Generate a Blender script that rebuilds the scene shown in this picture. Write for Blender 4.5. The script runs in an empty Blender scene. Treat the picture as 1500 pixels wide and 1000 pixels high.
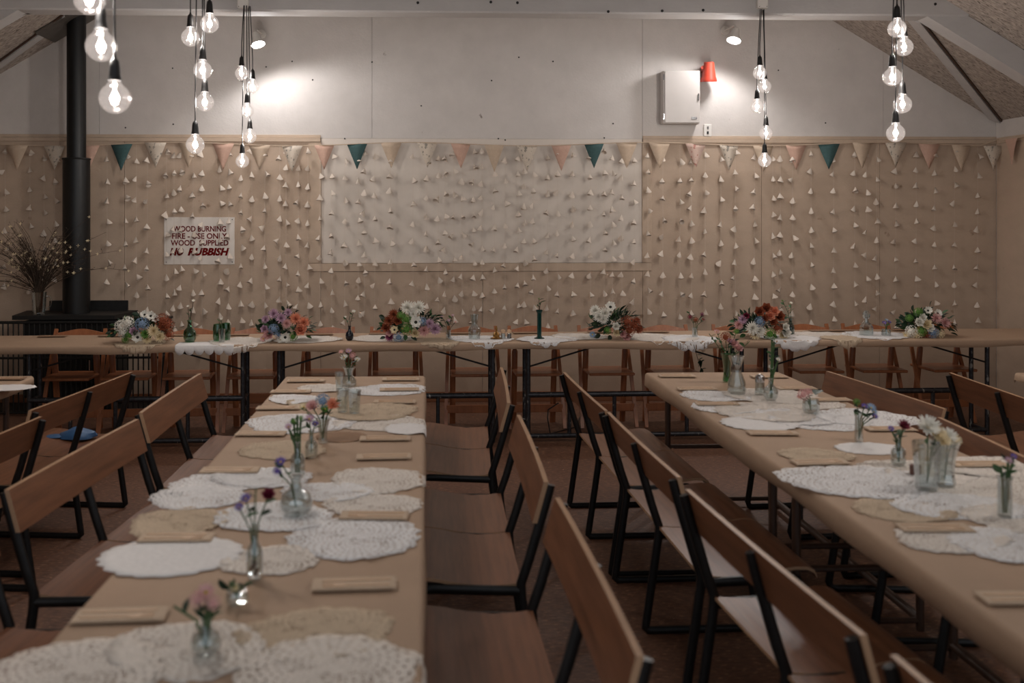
import bpy, math, random
from mathutils import Vector, Matrix, Euler
random.seed(11)
R = math.radians
SC = bpy.context.scene
COL = SC.collection

# ------------------------------------------------------------------ camera
CAM_H, FPX, CX, CY, YAW = 1.64, 1458.3, 676.0, 319.0, R(2.0)
cam_d = bpy.data.cameras.new('camera')
cam = bpy.data.objects.new('camera', cam_d)
COL.objects.link(cam)
cam.location = (0, 0, CAM_H)
cam.rotation_euler = (R(90), 0, -YAW)
cam_d.lens = 35.0
cam_d.sensor_width = 36.0
cam_d.shift_x = (750 - CX) / 1500
cam_d.shift_y = -(500 - CY) / 1500
cam_d.clip_start = 0.05
cam_d.dof.use_dof = True
cam_d.dof.focus_distance = 7.6
cam_d.dof.aperture_fstop = 2.4
SC.camera = cam

# ------------------------------------------------------------------ world: dull daylight from the open end of the hall
W = bpy.data.worlds.new('world')
SC.world = W
W.use_nodes = True
W.node_tree.nodes['Background'].inputs[0].default_value = (0.86, 0.93, 1.0, 1)
W.node_tree.nodes['Background'].inputs[1].default_value = 0.47
SC.view_settings.view_transform = 'Standard'
SC.view_settings.look = 'None'
SC.view_settings.gamma = 1.0
SC.view_settings.use_curve_mapping = False
SC.view_settings.exposure = 0.52
BULB_W = 6.0
SPOT_W = 22.0

FW = Vector((math.sin(YAW), math.cos(YAW), 0))
RT = Vector((math.cos(YAW), -math.sin(YAW), 0))
def ray(px, py):
    return FW + RT * ((px - CX) / FPX) + Vector((0, 0, (CY - py) / FPX))
def PY(px, py, Y):                       # point of the photograph at a known distance
    d = ray(px, py); t = Y / d.y
    return Vector((d.x * t, Y, CAM_H + d.z * t))
def PZ(px, py, z):                       # point of the photograph at a known height
    d = ray(px, py); t = (z - CAM_H) / d.z
    return Vector((d.x * t, d.y * t, z))
def PXM(Y): return FPX / Y               # pixels per metre at a distance

# ------------------------------------------------------------------ materials
def s2l(c):
    return tuple((v / 255 / 12.92) if v / 255 <= .04045 else ((v / 255 + .055) / 1.055) ** 2.4 for v in c) + (1,)
MATS = {}
def mat(name, rgb, rough=.6, metal=0., noise=None, amt=.15, bump=0., bscale=None, coat=0., stretch=(1, 1, 1), spec=.5, sheen=0.):
    """principled with optional noise variation of value and bump"""
    m = bpy.data.materials.new(name); m.use_nodes = True
    nt = m.node_tree; b = nt.nodes['Principled BSDF']
    c = s2l(rgb)
    b.inputs['Base Color'].default_value = c
    b.inputs['Roughness'].default_value = rough
    b.inputs['Metallic'].default_value = metal
    b.inputs['Specular IOR Level'].default_value = spec
    if coat: b.inputs['Coat Weight'].default_value = coat; b.inputs['Coat Roughness'].default_value = .25
    if noise:
        tc = nt.nodes.new('ShaderNodeTexCoord'); mp = nt.nodes.new('ShaderNodeMapping')
        mp.inputs['Scale'].default_value = stretch
        nz = nt.nodes.new('ShaderNodeTexNoise'); nz.inputs['Scale'].default_value = noise
        nz.inputs['Detail'].default_value = 6; nz.inputs['Roughness'].default_value = .6
        cr = nt.nodes.new('ShaderNodeValToRGB')
        cr.color_ramp.elements[0].position = .3; cr.color_ramp.elements[1].position = .7
        cr.color_ramp.elements[0].color = tuple(max(0, v * (1 - amt)) for v in c[:3]) + (1,)
        cr.color_ramp.elements[1].color = tuple(min(1, v * (1 + amt)) for v in c[:3]) + (1,)
        L = nt.links.new
        L(tc.outputs['Object'], mp.inputs['Vector']); L(mp.outputs['Vector'], nz.inputs['Vector'])
        L(nz.outputs['Fac'], cr.inputs['Fac']); L(cr.outputs['Color'], b.inputs['Base Color'])
        if bump:
            bp = nt.nodes.new('ShaderNodeBump'); bp.inputs['Strength'].default_value = bump
            bp.inputs['Distance'].default_value = .01
            src = nz
            if bscale:
                src = nt.nodes.new('ShaderNodeTexNoise'); src.inputs['Scale'].default_value = bscale
                src.inputs['Detail'].default_value = 4
                L(mp.outputs['Vector'], src.inputs['Vector'])
            L(src.outputs['Fac'], bp.inputs['Height']); L(bp.outputs['Normal'], b.inputs['Normal'])
    MATS[name] = m
    return m
def speckled(m, rgb, scale, thr, stretch=(1, 1, 1)):
    """mix sparse marks of another colour into a noise material (stains, knots, fibre shreds)"""
    nt = m.node_tree; b = nt.nodes['Principled BSDF']; L = nt.links.new
    src = b.inputs['Base Color'].links[0].from_socket
    tc = nt.nodes.new('ShaderNodeTexCoord'); mp = nt.nodes.new('ShaderNodeMapping'); mp.inputs['Scale'].default_value = stretch
    nz = nt.nodes.new('ShaderNodeTexNoise'); nz.inputs['Scale'].default_value = scale; nz.inputs['Detail'].default_value = 3
    cr = nt.nodes.new('ShaderNodeValToRGB'); cr.color_ramp.elements[0].position = thr; cr.color_ramp.elements[1].position = min(1, thr + .06)
    mx = nt.nodes.new('ShaderNodeMix'); mx.data_type = 'RGBA'
    L(tc.outputs['Object'], mp.inputs['Vector']); L(mp.outputs['Vector'], nz.inputs['Vector']); L(nz.outputs['Fac'], cr.inputs['Fac'])
    L(cr.outputs['Color'], mx.inputs['Factor']); L(src, mx.inputs['A']); mx.inputs['B'].default_value = s2l(rgb)
    L(mx.outputs['Result'], b.inputs['Base Color'])
    return m
def emis(name, rgb, strength):
    m = bpy.data.materials.new(name); m.use_nodes = True
    b = m.node_tree.nodes['Principled BSDF']
    b.inputs['Base Color'].default_value = s2l(rgb)
    b.inputs['Emission Color'].default_value = s2l(rgb); b.inputs['Emission Strength'].default_value = strength
    MATS[name] = m; return m
def glass(name, rgb, gl=.12, glow=0.):
    """clear thin glass: mostly transparent, fresnel gloss on top"""
    m = bpy.data.materials.new(name); m.use_nodes = True
    nt = m.node_tree; nt.nodes.clear(); L = nt.links.new
    o = nt.nodes.new('ShaderNodeOutputMaterial'); t = nt.nodes.new('ShaderNodeBsdfTransparent'); g = nt.nodes.new('ShaderNodeBsdfGlossy')
    t.inputs[0].default_value = s2l(rgb); g.inputs['Roughness'].default_value = .04
    lw = nt.nodes.new('ShaderNodeLayerWeight'); lw.inputs['Blend'].default_value = .35
    ma = nt.nodes.new('ShaderNodeMath'); ma.operation = 'MULTIPLY_ADD'; ma.inputs[1].default_value = .75; ma.inputs[2].default_value = gl
    mx = nt.nodes.new('ShaderNodeMixShader')
    L(lw.outputs['Facing'], ma.inputs[0]); L(ma.outputs[0], mx.inputs[0]); L(t.outputs[0], mx.inputs[1]); L(g.outputs[0], mx.inputs[2])
    last = mx.outputs[0]
    if glow:
        e = nt.nodes.new('ShaderNodeEmission'); e.inputs[0].default_value = s2l((255, 240, 232)); e.inputs[1].default_value = glow
        ad = nt.nodes.new('ShaderNodeAddShader'); L(last, ad.inputs[0]); L(e.outputs[0], ad.inputs[1]); last = ad.outputs[0]
    L(last, o.inputs[0]); MATS[name] = m; return m
def lace(name, rgb, radial, ring):
    """cotton lace: openwork from a polar pattern, real holes through alpha"""
    m = mat(name, rgb, .9, noise=60, amt=.08, bump=.3)
    nt = m.node_tree; b = nt.nodes['Principled BSDF']; L = nt.links.new
    tc = nt.nodes.new('ShaderNodeTexCoord'); sx = nt.nodes.new('ShaderNodeSeparateXYZ'); L(tc.outputs['Object'], sx.inputs[0])
    def M(op, a, bb=None):
        n = nt.nodes.new('ShaderNodeMath'); n.operation = op
        for i, v in enumerate((a, bb)):
            if v is None: continue
            if isinstance(v, (int, float)): n.inputs[i].default_value = v
            else: L(v, n.inputs[i])
        return n.outputs[0]
    x, y = sx.outputs[0], sx.outputs[1]
    ang = M('ARCTAN2', y, x); r = M('SQRT', M('ADD', M('MULTIPLY', x, x), M('MULTIPLY', y, y)))
    pat = M('MULTIPLY', M('SINE', M('MULTIPLY', ang, radial)), M('SINE', M('MULTIPLY', r, ring)))
    vo = nt.nodes.new('ShaderNodeTexVoronoi'); vo.inputs['Scale'].default_value = 130; L(tc.outputs['Object'], vo.inputs['Vector'])
    nz = nt.nodes.new('ShaderNodeTexNoise'); nz.inputs['Scale'].default_value = 16; L(tc.outputs['Object'], nz.inputs['Vector'])
    h1 = M('MULTIPLY', M('LESS_THAN', vo.outputs['Distance'], .36), M('GREATER_THAN', nz.outputs['Fac'], .53))
    h2 = M('GREATER_THAN', pat, .72)
    L(M('SUBTRACT', 1.0, M('MAXIMUM', h1, h2)), b.inputs['Alpha'])
    return m

mat('wall_white', (203, 196, 191), .75, noise=5, amt=.05, bump=.15, bscale=60)
speckled(MATS['wall_white'], (120, 106, 96), 9, .73, (1, 1, .8))
mat('wall_tan', (188, 166, 146), .7, noise=4, amt=.06, bump=.12, bscale=80, stretch=(1, 1, 2.2))
speckled(MATS['wall_tan'], (140, 114, 92), 7, .72, (1, 1, 1))
mat('board_white', (212, 201, 190), .6, noise=5, amt=.04)
mat('trim_tan', (190, 168, 147), .6, noise=8, amt=.08)
mat('skirting_wood', (132, 84, 54), .5, noise=9, amt=.2, stretch=(.2, 4, 4))
mat('beam_paint', (186, 182, 180), .6, noise=7, amt=.06, bump=.15, bscale=50, stretch=(.5, 1, 1))
speckled(MATS['beam_paint'], (84, 76, 70), 10, .72, (.6, 1, 1))
mat('ceiling_board', (168, 156, 146), .95, noise=55, amt=.42, bump=.8, stretch=(.35, 1, .5))
speckled(MATS['ceiling_board'], (88, 76, 66), 70, .6, (.3, 1, .5))
mat('floor_lino', (106, 72, 54), .55, noise=46, amt=.45, bump=.3, stretch=(.6, 1.6, 1))
speckled(MATS['floor_lino'], (160, 118, 90), 60, .60, (.5, 1.8, 1))
mat('kraft', (178, 150, 126), .75, noise=3.5, amt=.05, bump=.55, bscale=5, spec=.3)
mat('napkin', (200, 176, 152), .9, noise=40, amt=.06, bump=.15)
mat('napkin_dark', (150, 118, 92), .9, noise=40, amt=.08)
mat('birch', (206, 172, 140), .6, noise=14, amt=.12, stretch=(.4, 6, 6))
mat('ply', (122, 80, 56), .35, noise=9, amt=.28, bump=.06, stretch=(.35, 5, 5), spec=.45)
mat('ply_edge', (176, 138, 106), .45, noise=30, amt=.15, stretch=(.3, 3, 30))
mat('beech', (160, 98, 62), .38, noise=10, amt=.2, coat=.2, stretch=(4, 4, .4))
mat('steel_black', (34, 31, 30), .38, metal=.5, noise=30, amt=.2)
mat('pipe_grey', (62, 62, 66), .4, metal=.7, noise=40, amt=.4)
speckled(MATS['pipe_grey'], (150, 148, 144), 34, .63, (1, 1, .4))
mat('leg_brown', (70, 48, 36), .45, noise=20, amt=.2, stretch=(3, 3, .4))
mat('iron_black', (30, 29, 28), .55, metal=.3, noise=30, amt=.2)
mat('flue_black', (26, 26, 26), .42, metal=.4, noise=12, amt=.2, stretch=(1, 1, .1))
mat('flashing', (104, 98, 92), .5, metal=.5, noise=10, amt=.15)
mat('paper_cone', (212, 198, 184), .8, noise=30, amt=.04)
mat('thread', (205, 190, 174), .8)
mat('teal', (60, 88, 88), .85, noise=60, amt=.12)
mat('cloth_cream', (196, 174, 152), .9, noise=50, amt=.06)
mat('cloth_pink', (198, 162, 144), .9, noise=50, amt=.06)
mat('cloth_floral', (206, 192, 176), .9, noise=40, amt=.05); speckled(MATS['cloth_floral'], (140, 132, 122), 38, .58)
mat('cloth_rose', (206, 178, 164), .9, noise=40, amt=.05); speckled(MATS['cloth_rose'], (176, 120, 108), 44, .6)
mat('sign_white', (228, 220, 212), .5, noise=10, amt=.03)
mat('sign_red', (104, 14, 14), .8, spec=.1)
mat('cabinet_paint', (192, 185, 180), .45, noise=6, amt=.04)
mat('siren_red', (168, 58, 42), .35)
mat('white_plastic', (225, 220, 214), .4)
mat('black_plastic', (22, 20, 20), .45)
mat('chrome', (190, 190, 192), .2, metal=1.0)
mat('twig', (62, 48, 36), .8)
mat('stem_green', (60, 88, 48), .6)
mat('leaf_dark', (28, 52, 32), .5, noise=20, amt=.3)
mat('leaf_mid', (58, 92, 50), .55, noise=20, amt=.3)
mat('leaf_grey', (96, 116, 96), .6, noise=20, amt=.2)
mat('pet_white', (240, 236, 226), .7)
mat('pet_cream', (236, 218, 180), .7)
mat('pet_pink', (222, 172, 168), .7, noise=30, amt=.1)
mat('pet_lilac', (196, 160, 180), .7, noise=30, amt=.1)
mat('pet_peach', (228, 150, 118), .7, noise=30, amt=.1)
mat('pet_rust', (150, 76, 46), .7, noise=30, amt=.25)
mat('pet_blue', (138, 162, 190), .7, noise=30, amt=.15)
mat('pet_violet', (112, 92, 168), .7)
mat('pet_wine', (120, 24, 52), .7)
mat('pet_magenta', (134, 54, 92), .7)
mat('pet_green', (104, 148, 66), .7)
mat('eye_dark', (42, 40, 28), .7)
mat('eye_yellow', (206, 170, 70), .8)
mat('blue_cloth', (58, 98, 142), .45, noise=12, amt=.25)
mat('pebble', (60, 34, 40), .4)
mat('candle_brown', (92, 58, 48), .5)
mat('brass', (150, 110, 60), .35, metal=.8)
mat('ceramic_navy', (20, 24, 36), .2)
mat('glaze_green', (14, 54, 50), .15)
glass('glass_clear', (244, 248, 248))
glass('glass_green', (128, 204, 160), .10)
glass('glass_teal', (90, 164, 146), .10)
glass('bulb_glass', (250, 250, 250), .05, .13)
emis('filament', (255, 238, 222), 26)
emis('spot_face', (255, 250, 246), 22)
lace('lace_white', (240, 237, 236), 24, 260)
lace('lace_cream', (206, 184, 158), 30, 330)
lace('lace_ivory', (232, 222, 212), 18, 300)
mat('linen_white', (234, 230, 228), .9, noise=60, amt=.05, bump=.3)

# ------------------------------------------------------------------ mesh builder
class MB:
    def __init__(s): s.v = []; s.f = []; s.mi = []; s.m = 0
    def add(s, vs, fs, M=None):
        n = len(s.v)
        s.v += [tuple(M @ Vector(p)) if M else tuple(p) for p in vs]
        s.f += [tuple(i + n for i in f) for f in fs]; s.mi += [s.m] * len(fs)
        return s
    def box(s, c, d, M=None, ch=0.0):
        x, y, z = (v / 2 for v in d)
        if ch <= 0:
            vs = [(c[0] + a * x, c[1] + b * y, c[2] + e * z) for a in (-1, 1) for b in (-1, 1) for e in (-1, 1)]
            fs = [(0, 1, 3, 2), (4, 6, 7, 5), (0, 4, 5, 1), (2, 3, 7, 6), (0, 2, 6, 4), (1, 5, 7, 3)]
            return s.add(vs, fs, M)
        vs = []; ix = {}
        def g(p):
            k = tuple(round(q, 6) for q in p)
            if k not in ix: ix[k] = len(vs); vs.append((c[0] + p[0], c[1] + p[1], c[2] + p[2]))
            return ix[k]
        fs = []
        for ax in range(3):
            for sg in (-1, 1):
                o = [0, 1, 2]; o.remove(ax); D = (x, y, z); q = []
                for a, b in ((-1, -1), (1, -1), (1, 1), (-1, 1)):
                    p = [0, 0, 0]; p[ax] = sg * D[ax]; p[o[0]] = a * (D[o[0]] - ch); p[o[1]] = b * (D[o[1]] - ch); q.append(g(p))
                flip = (sg > 0) == (ax == 1)
                fs.append(tuple(q[::-1] if flip else q))
        for ax in range(3):
            o = [0, 1, 2]; o.remove(ax); D = (x, y, z)
            for a in (-1, 1):
                for b in (-1, 1):
                    q = []
                    for e, w in ((-1, 0), (1, 0), (1, 1), (-1, 1)):
                        p = [0, 0, 0]; p[ax] = e * (D[ax] - ch)
                        p[o[0]] = a * (D[o[0]] - (0 if w == 0 else ch)); p[o[1]] = b * (D[o[1]] - (ch if w == 0 else 0)); q.append(g(p))
                    flip = (a * b > 0) != (ax == 1)
                    fs.append(tuple(q[::-1] if flip else q))
        for a in (-1, 1):
            for b in (-1, 1):
                for e in (-1, 1):
                    q = [g((a * x, b * (y - ch), e * (z - ch))), g((a * (x - ch), b * y, e * (z - ch))), g((a * (x - ch), b * (y - ch), e * z))]
                    fs.append(tuple(q if a * b * e > 0 else q[::-1]))
        return s.add(vs, fs, M)
    def tube(s, path, r, n=8, M=None, cap=True, sq=None):
        path = [Vector(p) for p in path]; k = len(path); vs = []; fs = []
        rr = r if isinstance(r, (list, tuple)) else [r] * k
        up = None
        for i, p in enumerate(path):
            t = (path[min(i + 1, k - 1)] - path[max(i - 1, 0)])
            t = t.normalized() if t.length > 1e-9 else Vector((0, 0, 1))
            if up is None:
                up = Vector((0, 0, 1)) if abs(t.z) < .9 else Vector((1, 0, 0))
            a = t.cross(up)
            if a.length < 1e-6: a = t.cross(Vector((0, 1, 0)))
            a.normalize(); b = a.cross(t).normalized(); up = b
            for j in range(n):
                th = 2 * math.pi * (j + .5) / n
                vs.append(p + a * (math.cos(th) * rr[i] * (sq or 1)) + b * (math.sin(th) * rr[i]))
        for i in range(k - 1):
            for j in range(n):
                j2 = (j + 1) % n
                fs.append((i * n + j, i * n + j2, (i + 1) * n + j2, (i + 1) * n + j))
        if cap:
            fs.append(tuple(range(n - 1, -1, -1))); fs.append(tuple((k - 1) * n + j for j in range(n)))
        return s.add(vs, fs, M)
    def lathe(s, prof, n=16, M=None):
        vs = []; fs = []; k = len(prof)
        for r, z in prof:
            for j in range(n):
                a = 2 * math.pi * j / n; vs.append((r * math.cos(a), r * math.sin(a), z))
        for i in range(k - 1):
            for j in range(n):
                j2 = (j + 1) % n; fs.append((i * n + j, i * n + j2, (i + 1) * n + j2, (i + 1) * n + j))
        if prof[0][0] > 1e-5: fs.append(tuple(range(n - 1, -1, -1)))
        return s.add(vs, fs, M)
    def ball(s, c, r, n=10, k=6, M=None, sc=(1, 1, 1)):
        vs = []; fs = []
        for i in range(k + 1):
            p = math.pi * i / k
            for j in range(n):
                a = 2 * math.pi * j / n
                vs.append((c[0] + r * sc[0] * math.sin(p) * math.cos(a), c[1] + r * sc[1] * math.sin(p) * math.sin(a), c[2] - r * sc[2] * math.cos(p)))
        for i in range(k):
            for j in range(n):
                j2 = (j + 1) % n; fs.append((i * n + j, i * n + j2, (i + 1) * n + j2, (i + 1) * n + j))
        return s.add(vs, fs, M)
    def prism(s, poly, h, M=None):
        """polygon in xy, extruded 0..h along z"""
        n = len(poly)
        vs = [(x, y, 0) for x, y in poly] + [(x, y, h) for x, y in poly]
        fs = [tuple(range(n - 1, -1, -1)), tuple(range(n, 2 * n))] + [(i, (i + 1) % n, (i + 1) % n + n, i + n) for i in range(n)]
        return s.add(vs, fs, M)
    def mesh(s, name, mats, smooth=False):
        me = bpy.data.meshes.new(name); me.from_pydata(s.v, [], s.f)
        for m in (mats if isinstance(mats, (list, tuple)) else [mats]): me.materials.append(MATS[m])
        if s.m or any(s.mi): me.polygons.foreach_set('material_index', s.mi)
        if smooth: me.polygons.foreach_set('use_smooth', [True] * len(me.polygons))
        me.update()
        if smooth: me.set_sharp_from_angle(angle=R(40))
        return me
    def build(s, name, mats, parent=None, smooth=False):
        return inst(name, s.mesh(name, mats, smooth), parent)
def inst(name, me, parent=None, loc=None, rot=None, scale=None):
    o = bpy.data.objects.new(name, me); COL.objects.link(o)
    if parent: o.parent = parent
    if loc is not None: o.location = loc
    if rot is not None: o.rotation_euler = rot
    if scale is not None: o.scale = (scale,) * 3 if isinstance(scale, (int, float)) else scale
    return o
def tag(o, label, cat, group=None):
    o['label'] = label; o['category'] = cat
    if group: o['group'] = group
    return o
def thing(name, label, cat, loc=(0, 0, 0), rz=0., group=None):
    o = inst(name, None, None, loc, (0, 0, rz)); o.empty_display_size = .1
    return tag(o, label, cat, group)
def struct(o): o['kind'] = 'structure'; return o
def copy_tree(root, parent=None):
    c = root.copy(); COL.objects.link(c); c.parent = parent
    for ch in root.children: copy_tree(ch, c)
    return c
def lerp(a, b, t): return a + (b - a) * t
def rot_to(d):                            # matrix turning +z to direction d
    return Vector((0, 0, 1)).rotation_difference(Vector(d).normalized()).to_matrix().to_4x4()

# ------------------------------------------------------------------ the room
YW = 8.89                                  # face of the end wall
XR = PY(1459, 300, YW).x                   # right wall
XC = PY(690, 300, YW).x                    # ridge line
XL = 2 * XC - XR
ZE, SL = 2.52, .60                         # eaves height and roof slope
ZD = PY(700, 203, YW).z                    # dado height
YB = -1.2                                  # hall goes on behind the camera
def zc(x): return ZE + SL * (min(XR - x, x - XL))
b = MB(); b.box(((XL + XR) / 2, (YB + YW) / 2, -.05), (XR - XL + .4, YW - YB + .4, .1))
struct(b.build('floor', 'floor_lino'))
# ceiling: two slopes with thickness
b = MB(); t = .12
zr = zc(XC)
for x0, x1 in ((XL - .2, XC), (XC, XR + .2)):
    z0, z1 = (zc(x0), zr) if x1 == XC else (zr, zc(x1))
    vs = [(x, y, z + dz) for x, z in ((x0, z0), (x1, z1)) for y in (YB, YW + .3) for dz in (0, t)]
    b.add(vs, [(0, 2, 6, 4), (1, 5, 7, 3), (0, 4, 5, 1), (2, 3, 7, 6), (0, 1, 3, 2), (4, 6, 7, 5)])
struct(b.build('ceiling', 'ceiling_board'))
# end wall (gable) as a thick sheet, faced with sheets
b = MB()
poly = [(XL - .2, -.1), (XR + .2, -.1), (XR + .2, ZE), (XC, zr + .05), (XL - .2, ZE)]
n = 5
b.add([(x, YW + .012, z) for x, z in poly] + [(x, YW + .2, z) for x, z in poly],
      [tuple(range(n)), tuple(range(2 * n - 1, n - 1, -1))] + [(i, i + n, (i + 1) % n + n, (i + 1) % n) for i in range(n)])
wall_back = struct(b.build('wall_back', 'wall_white'))
def sheet(x0, x1, z0, z1, y, th, m, parent, name='panel'):
    q = MB(); q.box(((x0 + x1) / 2, y + th / 2, (z0 + z1) / 2), (x1 - x0 - .003, th, z1 - z0 - .003), ch=.001)
    return q.build(name, m, parent)
xa, xb = PY(470, 300, YW).x, PY(941, 300, YW).x
zb = PY(700, 397, YW).z; zbi = PY(700, 385, YW).z
seam = PY(545, 100, YW).x
# upper sheets follow the roof slope
ups = [XL, seam - 2.4, seam, xb, xb + 2.2, XR]
for i in range(5):
    x0, x1 = ups[i] + .0015, ups[i + 1] - .0015
    z0 = ZD
    xs = sorted(set([x0, x1] + ([XC] if x0 < XC < x1 else [])))
    pts = [(x0, z0), (x1, z0)] + [(x, zc(x) + .03) for x in reversed(xs)]
    q = MB(); k = len(pts)
    q.add([(x, YW, z) for x, z in pts] + [(x, YW + .011, z) for x, z in pts],
          [tuple(range(k)), tuple(range(2 * k - 1, k - 1, -1))] + [(i_, i_ + k, (i_ + 1) % k + k, (i_ + 1) % k) for i_ in range(k)])
    q.build('panel', 'wall_white', wall_back)
# tan lower boarding left, right, below the white panel
xl_in, xr_in = PY(452, 300, YW).x, PY(954, 300, YW).x
def tans(x0, x1, z0, z1, k):
    for i in range(k): sheet(lerp(x0, x1, i / k), lerp(x0, x1, (i + 1) / k), z0, z1, YW - .008, .018, 'wall_tan', wall_back)
tans(XL, xa, 0, ZD, 2); tans(xb, XR, 0, ZD, 3); tans(xa, xb, 0, zb, 2)
sheet(xa, xb, zbi, ZD, YW - .002, .012, 'board_white', wall_back, 'white_panel')
# strips round the white panel, dado caps
for x0, x1, z0, z1, nm in ((xl_in, xa + .005, zbi + .002, ZD - .036, 'panel_frame'), (xb - .005, xr_in, zbi + .002, ZD - .036, 'panel_frame'), (xl_in, xr_in, zb, zbi, 'panel_frame')):
    sheet(x0, x1, z0, z1, YW - .02, .025, 'trim_tan', wall_back, nm)
for x0, x1 in ((XL, xa), (xb, XR)):
    sheet(x0, x1, ZD - .035, ZD, YW - .028, .03, 'trim_tan', wall_back, 'dado_rail')
    sheet(x0, x1, ZD, ZD + .03, YW - .012, .014, 'trim_tan', wall_back, 'dado_cap')
for nm, x, sg in (('wall_left', XL, -1), ('wall_right', XR, 1)):
    q = MB(); q.box((x + sg * .1, (YB + YW) / 2, 1.3), (.2, YW - YB, 2.75))
    w = struct(q.build(nm, 'wall_white'))
    for i in range(4):
        y0, y1 = lerp(YB, YW - .03, i / 4), lerp(YB, YW - .03, (i + 1) / 4)
        q = MB(); q.box((x - sg * .006, (y0 + y1) / 2, ZD / 2), (.012, y1 - y0 - .003, ZD), ch=.001)
        q.build('panel', 'wall_tan', w)
    q = MB(); q.box((x - sg * .012, (YB + YW) / 2 - .02, ZD - .01), (.024, YW - YB - .06, .05), ch=.002); q.build('dado_rail', 'trim_tan', w)
q = MB(); q.box(((XL + XR) / 2, YW - .018, .045), (XR - XL - .05, .02, .09), ch=.003); struct(q.build('baseboard_back', 'skirting_wood'))
for nm, x, sg in (('baseboard_left', XL, -1), ('baseboard_right', XR, 1)):
    q = MB(); q.box((x - sg * .022, (YB + YW) / 2 - .03, .045), (.02, YW - YB - .1, .09), ch=.003); struct(q.build(nm, 'skirting_wood'))
# small nails and scuffs left in the upper wall
q = MB()
for px, py in ((505, 203), (545, 91), (428, 90), (740, 205), (810, 90), (885, 202), (760, 84), (617, 155), (253, 100), (184, 187), (254, 182), (390, 98), (720, 118), (1140, 103), (898, 181), (730, 203), (1209, 180), (458, 117)):
    p = PY(px, py, YW); q.ball((p.x, YW - .004, p.z), .007, 6, 4, sc=(1, .6, 1))
q.build('nail', 'iron_black', wall_back)['kind'] = 'stuff'
# roof trusses
YT = 7.37
def truss(num, y):
    r = struct(inst('trim_%d' % num, None, None, (0, y, 0)))
    zt = 3.16
    xe = (XR - XC) - (zt + .19 - ZE) / SL
    q = MB(); q.box((XC, .1, zt + .17), (2 * xe + .6, .2, .34), ch=.012); q.build('tie_beam', 'beam_paint', r)
    for sg in (-1, 1):
        x0, x1 = XC + sg * (XR - XC), XC
        q = MB()
        dz = -.005
        vs = [(x0, 0, ZE + dz), (x1, 0, zr + dz), (x1, 0, zr - .2), (x0, 0, ZE - .2)]
        vs += [(x, .16, z) for x, _, z in vs]
        q.add([(x, yy + .02, z) for x, yy, z in vs], [(0, 1, 2, 3), (7, 6, 5, 4), (0, 4, 5, 1), (1, 5, 6, 2), (2, 6, 7, 3), (3, 7, 4, 0)])
        q.build('rafter', 'beam_paint', r)
    return r
tr = truss(1, YT); truss(2, 5.42); truss(3, 3.3)
for px, py in ((719, 3), (758, 4), (612, 4), (891, 17), (970, 16), (1030, 15), (1370, 6)):
    p = PY(px, py, YT); q = MB(); q.lathe([(0, 0), (.011, 0), (.010, .005), (0, .006)], 8, Matrix.Translation((p.x, -.0, p.z)) @ Matrix.Rotation(R(90), 4, 'X'))
    q.build('bolt_head', 'iron_black', tr)
# diagonal braces under the ceiling boards in the last bay, with a dark strip along each painting in a shaded gap
for num, sg in ((4, 1), (5, -1)):
    def on_ceiling(px, py):
        d = ray(px, py); k = -SL if sg > 0 else SL; x_e = XR if sg > 0 else XL
        t_ = (ZE - k * x_e - CAM_H) / (d.z - k * d.x); return Vector((d.x * t_, d.y * t_, 0))
    A, B = (on_ceiling(1452, 174), on_ceiling(1338, 26)) if sg > 0 else (on_ceiling(-70, 168), on_ceiling(100, 20))
    if sg < 0: A, B = A, B
    A.y = min(A.y, YW - .03)
    d = (B - A).normalized(); nrm = Vector((-d.y, d.x, 0))
    q = MB(); vs = []
    for P_ in (A, B):
        for w in (-.055, .055):
            for dz in (-.004, -.03):
                p = P_ + nrm * w; vs.append((p.x, min(p.y, YW - .012), zc(max(XL, min(XR, p.x))) + dz))
    q.add(vs, [(0, 1, 3, 2), (4, 6, 7, 5), (0, 4, 5, 1), (2, 3, 7, 6), (1, 5, 7, 3), (0, 2, 6, 4)])
    o = struct(q.build('trim_%d' % num, 'beam_paint'))
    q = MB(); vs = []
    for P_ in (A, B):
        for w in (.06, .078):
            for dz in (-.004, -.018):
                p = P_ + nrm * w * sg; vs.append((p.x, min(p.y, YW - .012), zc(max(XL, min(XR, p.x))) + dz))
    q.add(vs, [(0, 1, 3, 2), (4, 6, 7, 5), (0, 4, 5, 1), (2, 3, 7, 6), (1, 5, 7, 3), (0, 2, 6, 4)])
    q.build('shadow_gap_strip', 'leg_brown', o)


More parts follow.
